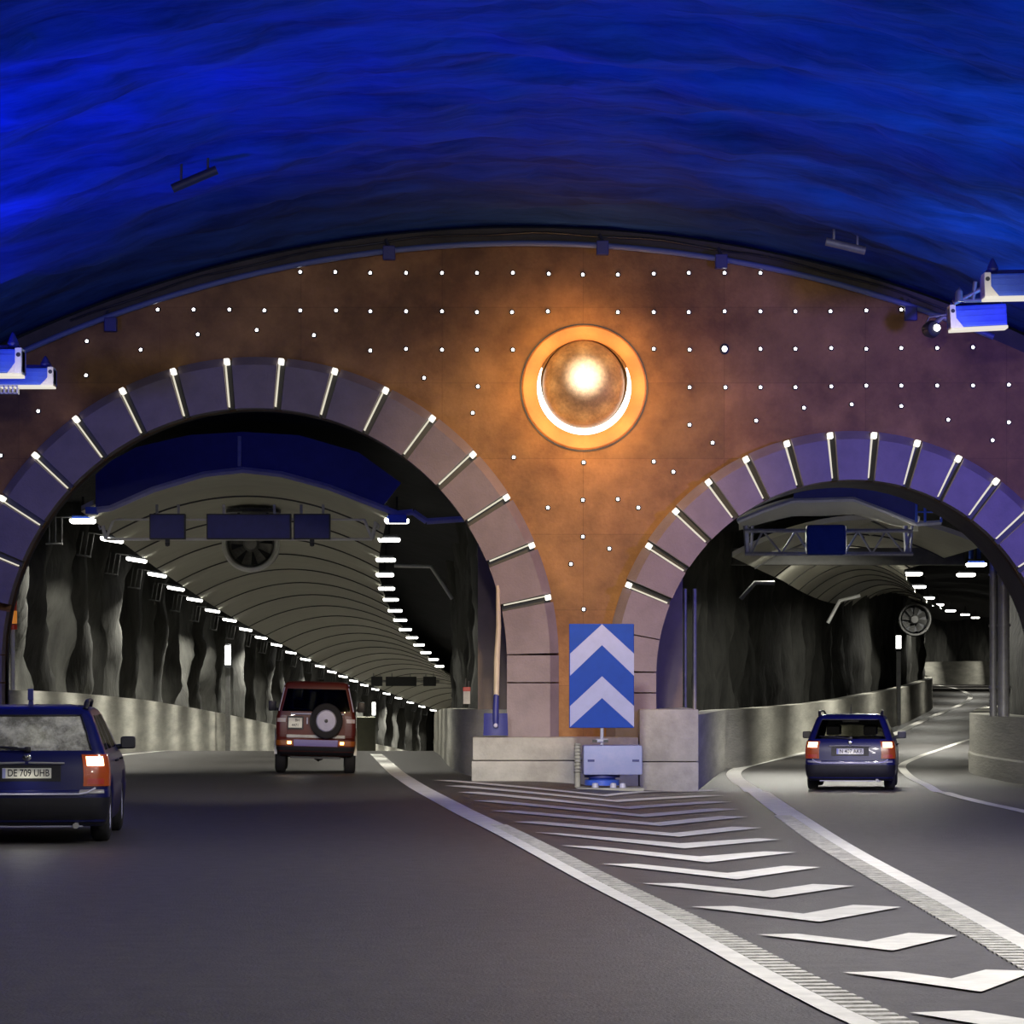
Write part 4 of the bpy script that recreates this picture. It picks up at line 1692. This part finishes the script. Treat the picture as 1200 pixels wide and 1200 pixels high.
class Body:
    def __init__(s, loops, wheels, wheel_r, arch_top):
        s.loops, s.wheels, s.wr, s.at = loops, wheels, wheel_r, arch_top
        s.rows = [outline(*l[1:]) for l in loops]
        s.n = len(s.rows[0])

    def zlift(s, z, y, x, w):
        """raise the lower side edge over the wheels so that wheel arches open"""
        zb = s.at + .12
        if z > zb or x < w * .93:
            return z
        z0 = s.loops[0][0]
        za = z0
        for yc in s.wheels:
            dy = abs(y - yc)
            R = s.wr + .06
            if dy < R:
                za = max(za, s.wr + math.sqrt(R * R - dy * dy) - .0)
        return za + (zb - za) * (z - z0) / (zb - z0)

    def P(s, i, j, side=1):
        """point of outline i (0..n-1) on loop j"""
        x, y = s.rows[j][i]
        return Vector((x * side, y, s.zlift(s.loops[j][0], y, x, s.loops[j][1])))

    def at_z(s, i, z, side=1, out=0.):
        for j in range(len(s.loops) - 1):
            z0, z1 = s.loops[j][0], s.loops[j + 1][0]
            if z0 <= z <= z1:
                t = (z - z0) / (z1 - z0) if z1 > z0 else 0
                i0 = int(i)
                f = i - i0
                i1 = min(i0 + 1, s.n - 1)
                a = s.P(i0, j, side).lerp(s.P(i1, j, side), f)
                c = s.P(i0, j + 1, side).lerp(s.P(i1, j + 1, side), f)
                p = a.lerp(c, t)
                q = s.P(i1, j, side) - s.P(i0, j, side) if f < 1 and i1 > i0 else Vector((0, 1, 0))
                up = (c - a) if (c - a).length > 1e-5 else Vector((0, 0, 1))
                nrm = q.cross(up).normalized()
                if side < 0:
                    nrm = -nrm
                return p + nrm * out
        return s.P(int(i), len(s.loops) - 1, side)

    def shell(s, holes):
        """holes(i, j) -> window name or None for the quad between outline i,i+1 and loop j,j+1"""
        b = MB()
        n = s.n
        full = [[b.v(s.P(i, j)) for i in range(n)] + [b.v(s.P(i, j, -1)) for i in range(n - 2, 0, -1)] for j in range(len(s.loops))]
        wins = {}
        N = len(full[0])
        for j in range(len(full) - 1):
            for k in range(N):
                k2 = (k + 1) % N
                i = k if k < n - 1 else N - 1 - k
                side = 'r' if k < n - 1 else 'l'
                nm = holes(i, j)
                quad = (full[j][k], full[j][k2], full[j + 1][k2], full[j + 1][k])
                if nm:
                    key = nm if nm in ('rear', 'wind') else nm + side
                    wins.setdefault(key, []).append([v.co.copy() for v in quad])
                else:
                    b.face(quad)
        b.face(full[-1])
        return b, wins

    def patch(s, i0, i1, z0, z1, side=1, out=.012, depth=.03, n=6, m=4):
        b = MB()
        f = [[s.at_z(i0 + (i1 - i0) * a / n, z0 + (z1 - z0) * c / m, side, out) for a in range(n + 1)] for c in range(m + 1)]
        k = [[s.at_z(i0 + (i1 - i0) * a / n, z0 + (z1 - z0) * c / m, side, -depth) for a in range(n + 1)] for c in range(m + 1)]
        A, B = b.grid(f), b.grid(k)
        for c in range(m):
            b.face((A[c][0], A[c + 1][0], B[c + 1][0], B[c][0]))
            b.face((A[c][n], B[c][n], B[c + 1][n], A[c + 1][n]))
        for a in range(n):
            b.face((A[0][a], B[0][a], B[0][a + 1], A[0][a + 1]))
            b.face((A[m][a], A[m][a + 1], B[m][a + 1], B[m][a]))
        return b


def pane_obj(quads, name, m, root, off=.004):
    b = MB()
    cache = {}

    def vv(p):
        k = (round(p.x, 4), round(p.y, 4), round(p.z, 4))
        if k not in cache:
            cache[k] = b.v(p)
        return cache[k]
    for q in quads:
        b.face([vv(p) for p in q])
    bmesh.ops.recalc_face_normals(b.bm, faces=list(b.bm.faces))
    o = b.obj(name, m, root, smooth=180, flip=False)
    return o


def text_mesh(txt, size, m, name, parent, loc, depth=.002, width=None):
    cu = bpy.data.curves.new(name, 'FONT')
    cu.body = txt
    cu.size = size
    cu.align_x = 'CENTER'
    cu.align_y = 'CENTER'
    cu.extrude = depth
    cu.offset = size * .012
    tmp = bpy.data.objects.new('tmp', cu)
    COL.objects.link(tmp)
    bpy.context.view_layer.update()
    me = bpy.data.meshes.new_from_object(tmp.evaluated_get(bpy.context.evaluated_depsgraph_get()))
    bpy.data.objects.remove(tmp)
    bpy.data.curves.remove(cu)
    xs_ = [v.co.x for v in me.vertices]
    k = 1 if width is None else width / (max(xs_) - min(xs_))
    for v in me.vertices:
        v.co = Vector((v.co.x * k, -v.co.z, v.co.y))
    me.materials.clear()
    me.materials.append(m)
    me.name = name
    o = bpy.data.objects.new(name, me)
    COL.objects.link(o)
    o.parent = parent
    o.location = loc
    return o


def wheel(root, x, y, r, w, side, spare=False):
    b = MB()
    R = Matrix.Translation((x, y, r)) @ Matrix.Rotation(PI / 2 * side, 4, 'Y')
    b.lathe([(r * .62, -w / 2), (r * .80, -w / 2 - .006), (r * .94, -w / 2 + .01), (r, -w / 2 + .035), (r, w / 2 - .035), (r * .94, w / 2 - .01), (r * .80, w / 2 + .006), (r * .62, w / 2)], 36, R)
    b.lathe([(r * .62, -w / 2), (r * .60, 0), (r * .62, w / 2)], 36, R)
    o = b.obj('wheel', M['rubber'], root, smooth=50)
    b = MB()
    b.lathe([(0, w / 2 - .03), (r * .12, w / 2 - .02), (r * .16, w / 2 - .045), (r * .5, w / 2 - .03), (r * .62, w / 2 - .005), (r * .62, -w / 2 + .03), (0, -w / 2 + .03)], 30, R)
    for k in range(6):
        a = 2 * PI * k / 6
        b.box(r * .15, r * .56, -.03, .03, w / 2 - .045, w / 2 - .015, R @ Matrix.Rotation(a, 4, 'Z'))
    b.obj('hubcap', M['silver'] if not spare else M['grey'], o, smooth=40)
    return o


def seats(root, rows, w, zbase, ztop):
    for y in rows:
        for x in (-w, w):
            b = MB()
            b.box(x - .24, x + .24, y, y + .5, zbase, zbase + .16, bev=.04)
            Rt = Matrix.Translation((x, y, zbase)) @ Matrix.Rotation(math.radians(-8), 4, 'X').inverted()
            b.box(-.24, .24, -.12, .02, .1, ztop - zbase - .20, Rt, bev=.05)
            b.box(-.13, .13, -.11, .0, ztop - zbase - .17, ztop - zbase + .03, Rt, bev=.04)
            for q in (-.06, .06):
                b.box(q - .008, q + .008, -.06, -.045, ztop - zbase - .22, ztop - zbase - .15, Rt)
            b.obj('seat', M['seat'], root, smooth=40)


def make_wagon(label, loc, yaw, scale, text, rear_mat, antenna_fin, aerial):
    root = thing('estate_car', label, 'car', loc, 'blue estate cars', (0, 0, yaw))
    root.scale = (scale,) * 3
    #      z    w     yr   yf    rc   rf   bow
    L = [(.19, .79, .16, 4.36, .14, .30), (.24, .83, .06, 4.44, .16, .34), (.38, .855, .01, 4.49, .17, .36), (.50, .865, .0, 4.50, .17, .36),
         (.565, .865, .01, 4.49, .17, .36), (.58, .862, .055, 4.47, .15, .36), (.66, .862, .06, 4.44, .14, .36), (.74, .862, .065, 4.38, .14, .36),
         (.80, .858, .07, 4.20, .14, .36), (.86, .852, .08, 3.96, .14, .32), (.92, .842, .095, 3.60, .14, .26), (.965, .830, .11, 3.34, .14, .22),
         (1.0, .812, .13, 3.24, .13, .20), (1.10, .775, .19, 3.06, .13, .20), (1.20, .738, .25, 2.88, .12, .18), (1.30, .700, .315, 2.68, .12, .18),
         (1.37, .672, .36, 2.52, .12, .18), (1.42, .645, .395, 2.36, .12, .18), (1.455, .595, .44, 2.22, .12, .18), (1.475, .50, .56, 2.05, .12, .16), (1.485, .36, .75, 1.85, .10, .12)]
    B = Body(L, (.86, 3.50), .305, .66)
    jw0, jw1 = 12, 16                    # window loops (z 1.00 .. 1.37)
    s0 = NR - 1 + NC                     # first side index

    def holes(i, j):
        if not jw0 <= j < jw1:
            return None
        if i < NR - 1:
            return 'rear'
        k = i - s0
        if 0 <= k < NS:
            if 2 <= k < 8:
                return 'quarter'
            if 9 <= k < 17:
                return 'reardoor'
            if 18 <= k < 27:
                return 'frontdoor'
            return None
        if i >= s0 + NS + NC:
            return 'wind'
        return None
    b, wins = B.shell(holes)
    b.obj('body', M['carblue'], root, smooth=32)
    for k, q in wins.items():
        nm = {'rear': 'rear_window', 'wind': 'windscreen'}.get(k, 'side_window')
        pane_obj(q, nm, rear_mat if k == 'rear' else M['glass'], root)
    # black surround of the rear window
    b = MB()
    i1 = NR - 1
    pts = [B.at_z(i1, z, 1, .006) for z in (1.005, 1.1, 1.2, 1.3, 1.37)]
    top = [B.at_z(i1 - k * .5, 1.37, 1, .006) for k in range(1, 2 * i1 + 1)]
    b.tube(pts + top + [Vector((-p.x, p.y, p.z)) for p in (pts + top)[-2::-1]], .012, 6)
    b.obj('window_seal', M['black'], root, smooth=60)
    # underbody, cabin floor, wheel houses
    b = MB()
    b.box(-.70, .70, .22, 4.2, .20, .40)
    b.box(-.77, .77, 1.25, 3.1, .24, .62)
    b.obj('underbody', M['black'], root)
    b = MB()
    b.box(-.80, .80, .14, 3.4, .62, .66)
    b.box(-.78, .78, .20, 1.0, .66, .84, bev=.05)
    b.box(-.74, .74, 2.75, 3.2, .66, .98, bev=.06)
    b.obj('cabin_floor', M['seat'], root)
    seats(root, (1.12, 2.15), .36, .66, 1.24)
    for y in (.86, 3.50):
        for s_ in (-1, 1):
            wheel(root, s_ * .745, y, .305, .20, s_)
    # lower bumper in black, with pale step strip
    for nm, z0, z1, m, o_ in (('bumper', .22, .50, 'black', .012), ('bumper_step', .545, .575, 'grey', .010)):
        for s_ in (1, -1):
            b = B.patch(0 if nm == 'bumper' else 4.0, s0 + 1.5 if nm == 'bumper' else s0 - 2.5, z0, z1, s_, o_, .02, 12)
            b.obj(nm, M[m], root, smooth=40)
    # pale moulding under the tailgate
    b = MB()
    line = [B.at_z(i * .5, .535, 1, .014) for i in range(0, 9)]
    tip = [B.at_z(4.6, .55, 1, .014), B.at_z(5.2, .60, 1, .012)]
    line += tip
    b.tube([Vector((-p.x, p.y, p.z)) for p in line[:0:-1]] + line, .011, 6)
    b.obj('tailgate_moulding', M['silver'], root, smooth=60)
    b = MB()
    line = [B.at_z(i * .5, .20, 1, .012) for i in range(0, 10)]
    b.tube([Vector((-p.x, p.y, p.z)) for p in line[:0:-1]] + line, .010, 6)
    b.obj('bumper_lower_strip', M['silver'], root, smooth=60)
    # tail lamps
    for s_ in (1, -1):
        b = B.patch(4.15, s0 + 1.2, .62, .955, s_, .012, .03, 12, 8)
        t = b.obj('tail_lamp', M['taillens'], root, smooth=40)
        b = B.patch(4.45, NR + 1.2, .835, .93, s_, .020, -.008, 8, 3)
        b.obj('lit_bulb', M['taillit'], t, smooth=40)
        b = B.patch(4.45, NR + 1.0, .64, .70, s_, .018, -.008, 6, 2)
        b.obj('reflector', M['redlens'], t, smooth=40)
    # plate recess, plate and its text
    yp = B.at_z(0, .76).y
    b = MB()
    b.box(-.36, .36, yp - .006, yp + .03, .672, .85, bev=.004)
    b.obj('plate_recess', M['black'], root)
    b = MB()
    b.box(-.26, .26, yp - .014, yp - .002, .705, .815, bev=.003)
    pl = b.obj('number_plate', M['plate'], root)
    b = MB()
    b.box(-.258, -.225, yp - .0155, yp - .0135, .708, .812)
    b.obj('plate_band', M['lav'], pl)
    text_mesh(text, .105, M['black'], 'plate_text', pl, (.018, yp - .0150, .76), .0008, .44)
    b = MB()
    for s_ in (-1, 1):
        b.tube([(s_ * .40, yp - .01, .865), (s_ * .02, yp - .018, .872)], .012, 8)
    b.obj('handle_strip', M['grey'], root, smooth=50)
    # badge, wiper, mirrors, rails, handle
    ye = B.at_z(0, .925).y
    b = MB()
    b.lathe([(0, .012), (.032, .012), (.045, .006), (.048, 0)], 24, Matrix.Translation((0, ye, .925)) @ T)
    for s_ in (-1, 1):
        b.tube([(0, ye - .014, .90), (s_ * .026, ye - .014, .955)], .006, 6)
    b.obj('badge', M['chrome'], root, smooth=40)
    yw = B.at_z(0, 1.0).y
    b = MB()
    b.box(-.03, .04, yw - .04, yw + .01, .985, 1.04, bev=.01)
    b.tube([(.0, yw - .035, 1.01), (-.30, yw - .02, 1.035), (-.52, yw + .015, 1.045)], [.016, .010, .008], 8)
    b.tube([(-.10, yw - .02, 1.035), (-.60, yw + .0, 1.055)], .007, 6)
    b.obj('wiper', M['black'], root, smooth=50)
    for s_ in (-1, 1):
        b = MB()
        Mm = Matrix.Translation((s_ * .95, 2.72, 1.035))
        b.box(-.085, .085, -.02, .13, -.065, .075, Mm, bev=.03)
        b.tube([Mm @ Vector((-s_ * .16, .06, -.05)), Mm @ Vector((0, .06, -.03))], .03, 8)
        mi_ = b.obj('mirror', M['black'], root, smooth=50)
        b = MB()
        b.box(-.07, .07, -.026, -.018, -.05, .058, Mm, bev=.002)
        b.obj('mirror_glass', M['dark'], mi_)
        b = MB()
        xr_ = .60
        rl_ = [(s_ * .60, .50, 1.44), (s_ * .605, .53, 1.50), (s_ * .61, .62, 1.525), (s_ * .60, 1.3, 1.535), (s_ * .58, 2.0, 1.525), (s_ * .56, 2.2, 1.48), (s_ * .55, 2.24, 1.45)]
        b.tube(rl_, [.03, .028, .024, .02, .02, .02, .02], 8)
        b.obj('roof_rail', M['rail'], root, smooth=60)
        b = MB()
        for y in (1.75, 2.72):
            b.tube([(s_ * .865, y - .10, .86), (s_ * .885, y - .08, .865), (s_ * .885, y + .08, .865), (s_ * .865, y + .10, .86)], .012, 6)
        b.obj('door_handle', M['black'], root, smooth=60)
        # head lamps
        b = B.patch(s0 + NS + 1.5, s0 + NS + NC + 1.6, .62, .76, s_, .010, .02, 8, 4)
        b.obj('head_lamp', M['clearlens'], root, smooth=40)
    b = MB()
    b.box(-.16, .16, .40, .46, 1.32, 1.385, bev=.01)
    b.obj('inner_brake_lamp', M['black'], root)
    if antenna_fin:
        b = MB()
        b.loft([[(-.025, .60, 1.48), (.025, .60, 1.48), (.025, .74, 1.48), (-.025, .74, 1.48)], [(-.02, .60, 1.535), (.02, .60, 1.535), (.02, .68, 1.535), (-.02, .68, 1.535)]])
        b.box(-.03, .03, .58, .64, 1.535, 1.66, bev=.008)
        b.obj('antenna', M['navy'], root)
    if aerial:
        b = MB()
        b.tube([(0, .62, 1.47), (0, .66, 1.62), (0, .70, 1.66)], .008, 6)
        b.obj('antenna', M['black'], root)
    b = MB()
    b.tube([(.52, .02, .20), (.52, .30, .20)], .032, 10)
    b.obj('exhaust', M['grey'], root, smooth=60)
    return root


dA = 36.7
make_wagon('dark blue estate car with dirty rear window, cut by the left edge', Vector((-5.17, dA, gz(-5.1, dA))), math.radians(3.7), 1.0, 'DE 709 UHB', M['dirty'], True, False)
dB = 62.0
make_wagon('small distant blue estate car with both tail lamps lit in the right lane', Vector((W(996, 0, dB).x, dB, gz(W(997, 0, dB).x, dB))), math.radians(-7.4), .93, 'N 407 AKB', M['glass'], False, True)


def make_suv(label, loc, yaw, roll):
    root = thing('off_road_car', label, 'car', loc, None, (0, roll, yaw))
    L = [(.32, .70, .20, 3.40, .10, .16, .03), (.40, .76, .06, 3.50, .10, .16, .03), (.52, .775, .03, 3.54, .10, .16, .03), (.62, .78, .03, 3.54, .10, .16, .03),
         (.66, .775, .14, 3.50, .08, .14, .03), (.80, .78, .14, 3.48, .08, .14, .03), (.94, .78, .145, 3.44, .08, .14, .03), (1.02, .775, .15, 3.30, .08, .14, .03),
         (1.08, .765, .155, 2.52, .08, .12, .03), (1.13, .755, .165, 2.45, .08, .12, .03), (1.18, .745, .175, 2.40, .08, .12, .03), (1.30, .715, .20, 2.30, .08, .12, .03),
         (1.42, .685, .225, 2.20, .08, .12, .03), (1.54, .655, .25, 2.10, .08, .12, .03), (1.60, .64, .265, 2.03, .08, .12, .03),
         (1.645, .615, .29, 1.98, .08, .12, .03), (1.67, .56, .34, 1.92, .08, .10, .03), (1.68, .42, .45, 1.80, .08, .10, .03)]
    B = Body(L, (.72, 2.86), .34, .78)
    s0 = NR - 1 + NC

    def holes(i, j):
        if not 9 <= j < 13:
            return None
        if i < NR - 1:
            return 'rear'
        k = i - s0
        if 0 <= k < NS:
            if 2 <= k < 13:
                return 'quarter'
            if 14 <= k < 28:
                return 'frontdoor'
            return None
        if i >= s0 + NS + NC:
            return 'wind'
        return None
    b, wins = B.shell(holes)
    b.obj('body', M['carmaroon'], root, smooth=30)
    for k, q in wins.items():
        nm = {'rear': 'rear_window', 'wind': 'windscreen'}.get(k, 'side_window')
        pane_obj(q, nm, M['tint'], root)
    b = MB()
    b.box(-.62, .62, .25, 3.3, .34, .55)
    b.box(-.50, .50, .30, 3.2, .27, .36)
    b.tube([(-.68, .72, .33), (.68, .72, .33)], .05, 10)
    b.lathe([(0, -.12), (.09, -.08), (.12, 0), (.09, .08), (0, .12)], 12, Matrix.Translation((.06, .72, .33)))
    b.obj('underbody', M['black'], root)
    b = MB()
    b.box(-.72, .72, .22, 2.6, .60, .66)
    b.box(-.70, .70, 2.05, 2.5, .66, 1.08, bev=.05)
    b.obj('cabin_floor', M['seat'], root)
    seats(root, (.85, 1.60), .34, .68, 1.36)
    for y in (.72, 2.86):
        for s_ in (-1, 1):
            wheel(root, s_ * .685, y, .34, .215, s_)
    for s_ in (1, -1):
        # dark wheel-arch flares
        for yc in (.72, 2.86):
            b = MB()
            rows = []
            for k in range(13):
                a = PI * k / 12
                y, z = yc + .42 * math.cos(a), .34 + .42 * math.sin(a)
                rows.append([(s_ * .76, y, z), (s_ * .815, y, z), (s_ * .815, yc + .46 * math.cos(a), .34 + .47 * math.sin(a)), (s_ * .76, yc + .46 * math.cos(a), .34 + .47 * math.sin(a))])
            b.loft(rows)
            b.obj('wheel_flare', M['grey'], root, smooth=40)
        b = B.patch(4.15, s0 + .8, .70, 1.05, s_, .012, .02, 8, 8)
        t = b.obj('tail_lamp', M['suvlens'], root, smooth=40)
        b = B.patch(4.3, NR + 1.5, .93, 1.0, s_, .02, -.008, 5, 2)
        b.obj('reversing_lens', M['clearlens'], t, smooth=40)
        b = B.patch(3.3, s0 - .5, .515, .60, s_, .014, .02, 10, 3)
        t = b.obj('bumper_lamp', M['amberdull'], root, smooth=40)
        b = B.patch(3.55, 4.1, .535, .585, s_, .022, -.008, 4, 2)
        b.obj('lit_bulb', M['amberlit'], t, smooth=40)
        b = B.patch(0, 3.2, .50, .615, s_, .012, .02, 8, 3)
        b.obj('bumper_face', M['lilac'], root, smooth=40)
        b = B.patch(0, s0 + 2, .34, .49, s_, .010, .02, 10, 3)
        b.obj('bumper_valance', M['black'], root, smooth=40)
        b = MB()
        Mm = Matrix.Translation((s_ * .90, 2.2, 1.20))
        b.box(-.08, .08, -.02, .10, -.09, .10, Mm, bev=.03)
        b.tube([Mm @ Vector((-s_ * .15, .04, -.06)), Mm @ Vector((0, .04, -.04))], .025, 8)
        b.obj('mirror', M['black'], root, smooth=50)
        b = B.patch(s0 + NS + 1.5, s0 + NS + NC + 1.2, .74, .95, s_, .010, .02, 8, 4)
        b.obj('head_lamp', M['clearlens'], root, smooth=40)
        b = MB()
        b.tube([(s_ * .635, .30, 1.615), (s_ * .635, 1.9, 1.615)], .014, 6)
        b.tube([B.at_z(NR + 1.5, z, s_, .008) for z in (1.13, 1.3, 1.45, 1.56)], .011, 6)
        b.obj('gutter', M['silver'], root, smooth=60)
    b = MB()
    b.box(-.58, .58, .108, .16, .645, .705, bev=.01)
    b.obj('bumper_top_plate', M['grey'], root)
    # spare wheel on the door
    cxs, czs = .20, .965
    b = MB()
    Rm = Matrix.Translation((cxs, .13, czs)) @ T
    r, w = .325, .20
    b.lathe([(0, 0), (r * .85, 0), (r * .97, .03), (r, .06), (r, w - .05), (r * .95, w - .015), (r * .8, w), (r * .64, w - .01), (r * .62, w - .04), (0, w - .04)], 40, Rm)
    sp = b.obj('spare_wheel', M['rubber'], root, smooth=45)
    b = MB()
    b.lathe([(0, w + .02), (r * .08, w + .02), (r * .10, w + .005), (r * .40, w + .005), (r * .56, w - .0), (r * .63, w - .03), (r * .63, w - .05)], 40, Rm)
    b.obj('wheel_cover', M['silver'], sp, smooth=40)
    b = MB()
    b.lathe([(0, w + .03), (.03, w + .028), (.035, w + .015)], 14, Rm)
    b.obj('cover_hub', M['black'], sp, smooth=40)
    root.scale = (1, 1, 1.085)
    yp = B.at_z(2, .93).y
    b = MB()
    b.box(-.56, -.25, yp - .02, yp + .02, .80, 1.04, bev=.004)
    b.obj('plate_frame', M['black'], root)
    b = MB()
    b.box(-.545, -.275, yp - .028, yp - .016, .83, 1.01, bev=.003)
    pl = b.obj('number_plate', M['plate'], root)
    text_mesh('BH', .07, M['black'], 'plate_text', pl, (-.37, yp - .0290, .965), .0008)
    text_mesh('4471', .07, M['black'], 'plate_text', pl, (-.41, yp - .0290, .875), .0008)
    b = MB()
    b.box(-.19, -.16, yp - .035, yp, .90, 1.02, bev=.008)
    b.obj('door_handle', M['silver'], root)
    b = MB()
    b.tube([(-.50, yp - .01, 1.085), (.55, yp - .01, 1.085)], .015, 8)
    b.obj('door_trim', M['silver'], root, smooth=50)
    b = MB()
    b.box(-.20, .20, .28, .34, 1.50, 1.55, bev=.01)
    b.obj('inner_brake_lamp', M['black'], root)
    return root


dS = 68.0
make_suv('maroon boxy off-road car with spare wheel at the left tunnel mouth', Vector((W(369, 0, dS).x, dS, gz(W(369, 0, dS).x, dS))), math.radians(3.0), math.radians(1.3))

for car_name in ('estate_car', 'estate_car.001', 'off_road_car'):
    car = bpy.data.objects[car_name]
    L = bpy.data.lights.new('plate_lamp', 'AREA')
    L.size = .06
    L.energy = 2.2 if car_name != 'off_road_car' else 1.6
    L.color = (1, .95, .82)
    lo = bpy.data.objects.new('plate_lamp', L)
    COL.objects.link(lo)
    lo.parent = car
    if car_name == 'off_road_car':
        lo.location = (-.41, -.06, 1.10)
    else:
        lo.location = (0, -.10, .90)
    lo.rotation_euler = (math.radians(-35), 0, 0)

# ------------------------------------------------------------------ light of the place
SC.world = bpy.data.worlds.new('world')
SC.world.use_nodes = True
SC.world.node_tree.nodes['Background'].inputs[0].default_value = (.10, .12, .25, 1)
SC.world.node_tree.nodes['Background'].inputs[1].default_value = .02


def spot(loc, aim, power, col, angle, blend=.8, size=.3):
    L = bpy.data.lights.new('spot_lamp', 'SPOT')
    L.energy = power
    L.color = col
    L.spot_size = math.radians(angle)
    L.spot_blend = blend
    L.shadow_soft_size = size
    o = bpy.data.objects.new('spot_lamp', L)
    COL.objects.link(o)
    o.location = loc
    o.rotation_euler = (Vector(aim) - Vector(loc)).to_track_quat('-Z', 'Y').to_euler()
    return o


# blue floods washing the vault
DEEP, AZ = (.01, .05, 1), (.012, .38, 1)
for y, p in ((28, 900), (36, 1700), (44, 4000), (50, 3000)):
    spot((-10.6, y, 5.6), (-3.4, y - 1, 10), p, DEEP, 95, 1, .4)
for y, p in ((28, 300), (38, 1500), (46, 2200), (53, 1300)):
    spot((10.8, y, 5.6), (3.0, y - 1, 10), p, AZ, 95, 1, .4)
# added unseen white spots, brightening the foot of the portal and its road
for x, tx in ((-6, -3.5), (0, 1.5), (6, 8.5)):
    spot((x, 34, 8.2), (tx, 57, 0), 14000, (1, .95, .86), 22, 1, .4)
spot((-11.2, 55, 5.2), (-8.2, 54.5, 9), 900, DEEP, 75, 1, .4)
spot((11.4, 56, 5.2), (7.2, 55, 9.4), 1200, AZ, 75, 1, .4)
# blue spill on the sides of the portal wall
spot((-10.5, 52, 6.2), (-8, 62, 5), 650, (.08, .10, 1), 80, 1, .4)
spot((10.6, 52, 6.2), (7.5, 62, 4.5), 3200, (.15, .12, 1), 80, 1, .4)
# white road lamps of the cavern, in rows above the carriageways
for y in (-4, 8, 20, 32):
    for x in (-8.5, 4.5):
        lamp_light((x, y, 8.6), 800, (.8, .5), (1, .96, .93), (x, y + 2.5, 0), 160)
spot((0, 25, 8.6), (.5, 62, 4.6), 4200, (1, .88, .86), 40, 1, .5)  # added unseen neutral spot that brightens the whole portal
# added unseen blue spots inside the tunnel mouths, tinting fascia and signs
spot((-4.9, 64.6, 5.9), (-5.6, 74, 6.6), 230, (.06, .09, 1), 110, 1, .3)
spot((8.2, 65.6, 4.4), (8.9, 78, 5.9), 420, (.06, .11, 1), 70, 1, .3)
spot((4.6, 65.6, 4.2), (6.6, 78, 5.8), 200, (1, .95, .85), 60, 1, .3)  # added unseen white spot that brightens the hood lip
# added unseen lamps under the right hood, brightening barriers and road
for x, y, ax, ay, pw_ in ((6.2, 80.5, 5.0, 74, 210), (7.6, 86, 7.5, 88, 200), (8.6, 79, 10, 72, 150), (9.2, 96, 9.5, 100, 240)):
    lamp_light((x, y, 5.2), pw_, (.5, .4), (1, .97, .86), (ax, ay, 0), 140)
# warm lamps of the sun: the ring behind the dome washes the wall, a narrow projector lights the dome
for k in range(8):
    a = 2 * PI * k / 8
    L = bpy.data.lights.new('sun_ring_lamp', 'POINT')
    L.energy = 15
    L.color = (1, .53, .17)
    L.shadow_soft_size = .15
    o = bpy.data.objects.new('sun_ring_lamp', L)
    COL.objects.link(o)
    o.location = (SUNX + 1.0 * math.cos(a), YF - .5, SUNZ + 1.0 * math.sin(a))
spot((SUNX, 50, 8.9), (SUNX + .02, YF - .45, SUNZ + .17), 60000, (1, .90, .74), 4.0, 1.0, .1)
spot((SUNX - .2, 47, 9.0), (SUNX - .3, YF, 4.0), 6500, (1, .68, .34), 36, 1, .4)  # added unseen warm spot that brightens the wall below the sun

SC.view_settings.view_transform = 'Standard'
SC.view_settings.look = 'None'
SC.view_settings.gamma = 1
SC.view_settings.exposure = 0
try:
    SC.view_settings.use_curve_mapping = False
except Exception:
    pass
SC.cycles.use_denoising = True
SC.cycles.max_bounces = 5
SC.cycles.transparent_max_bounces = 12
SC.cycles.sample_clamp_indirect = 4
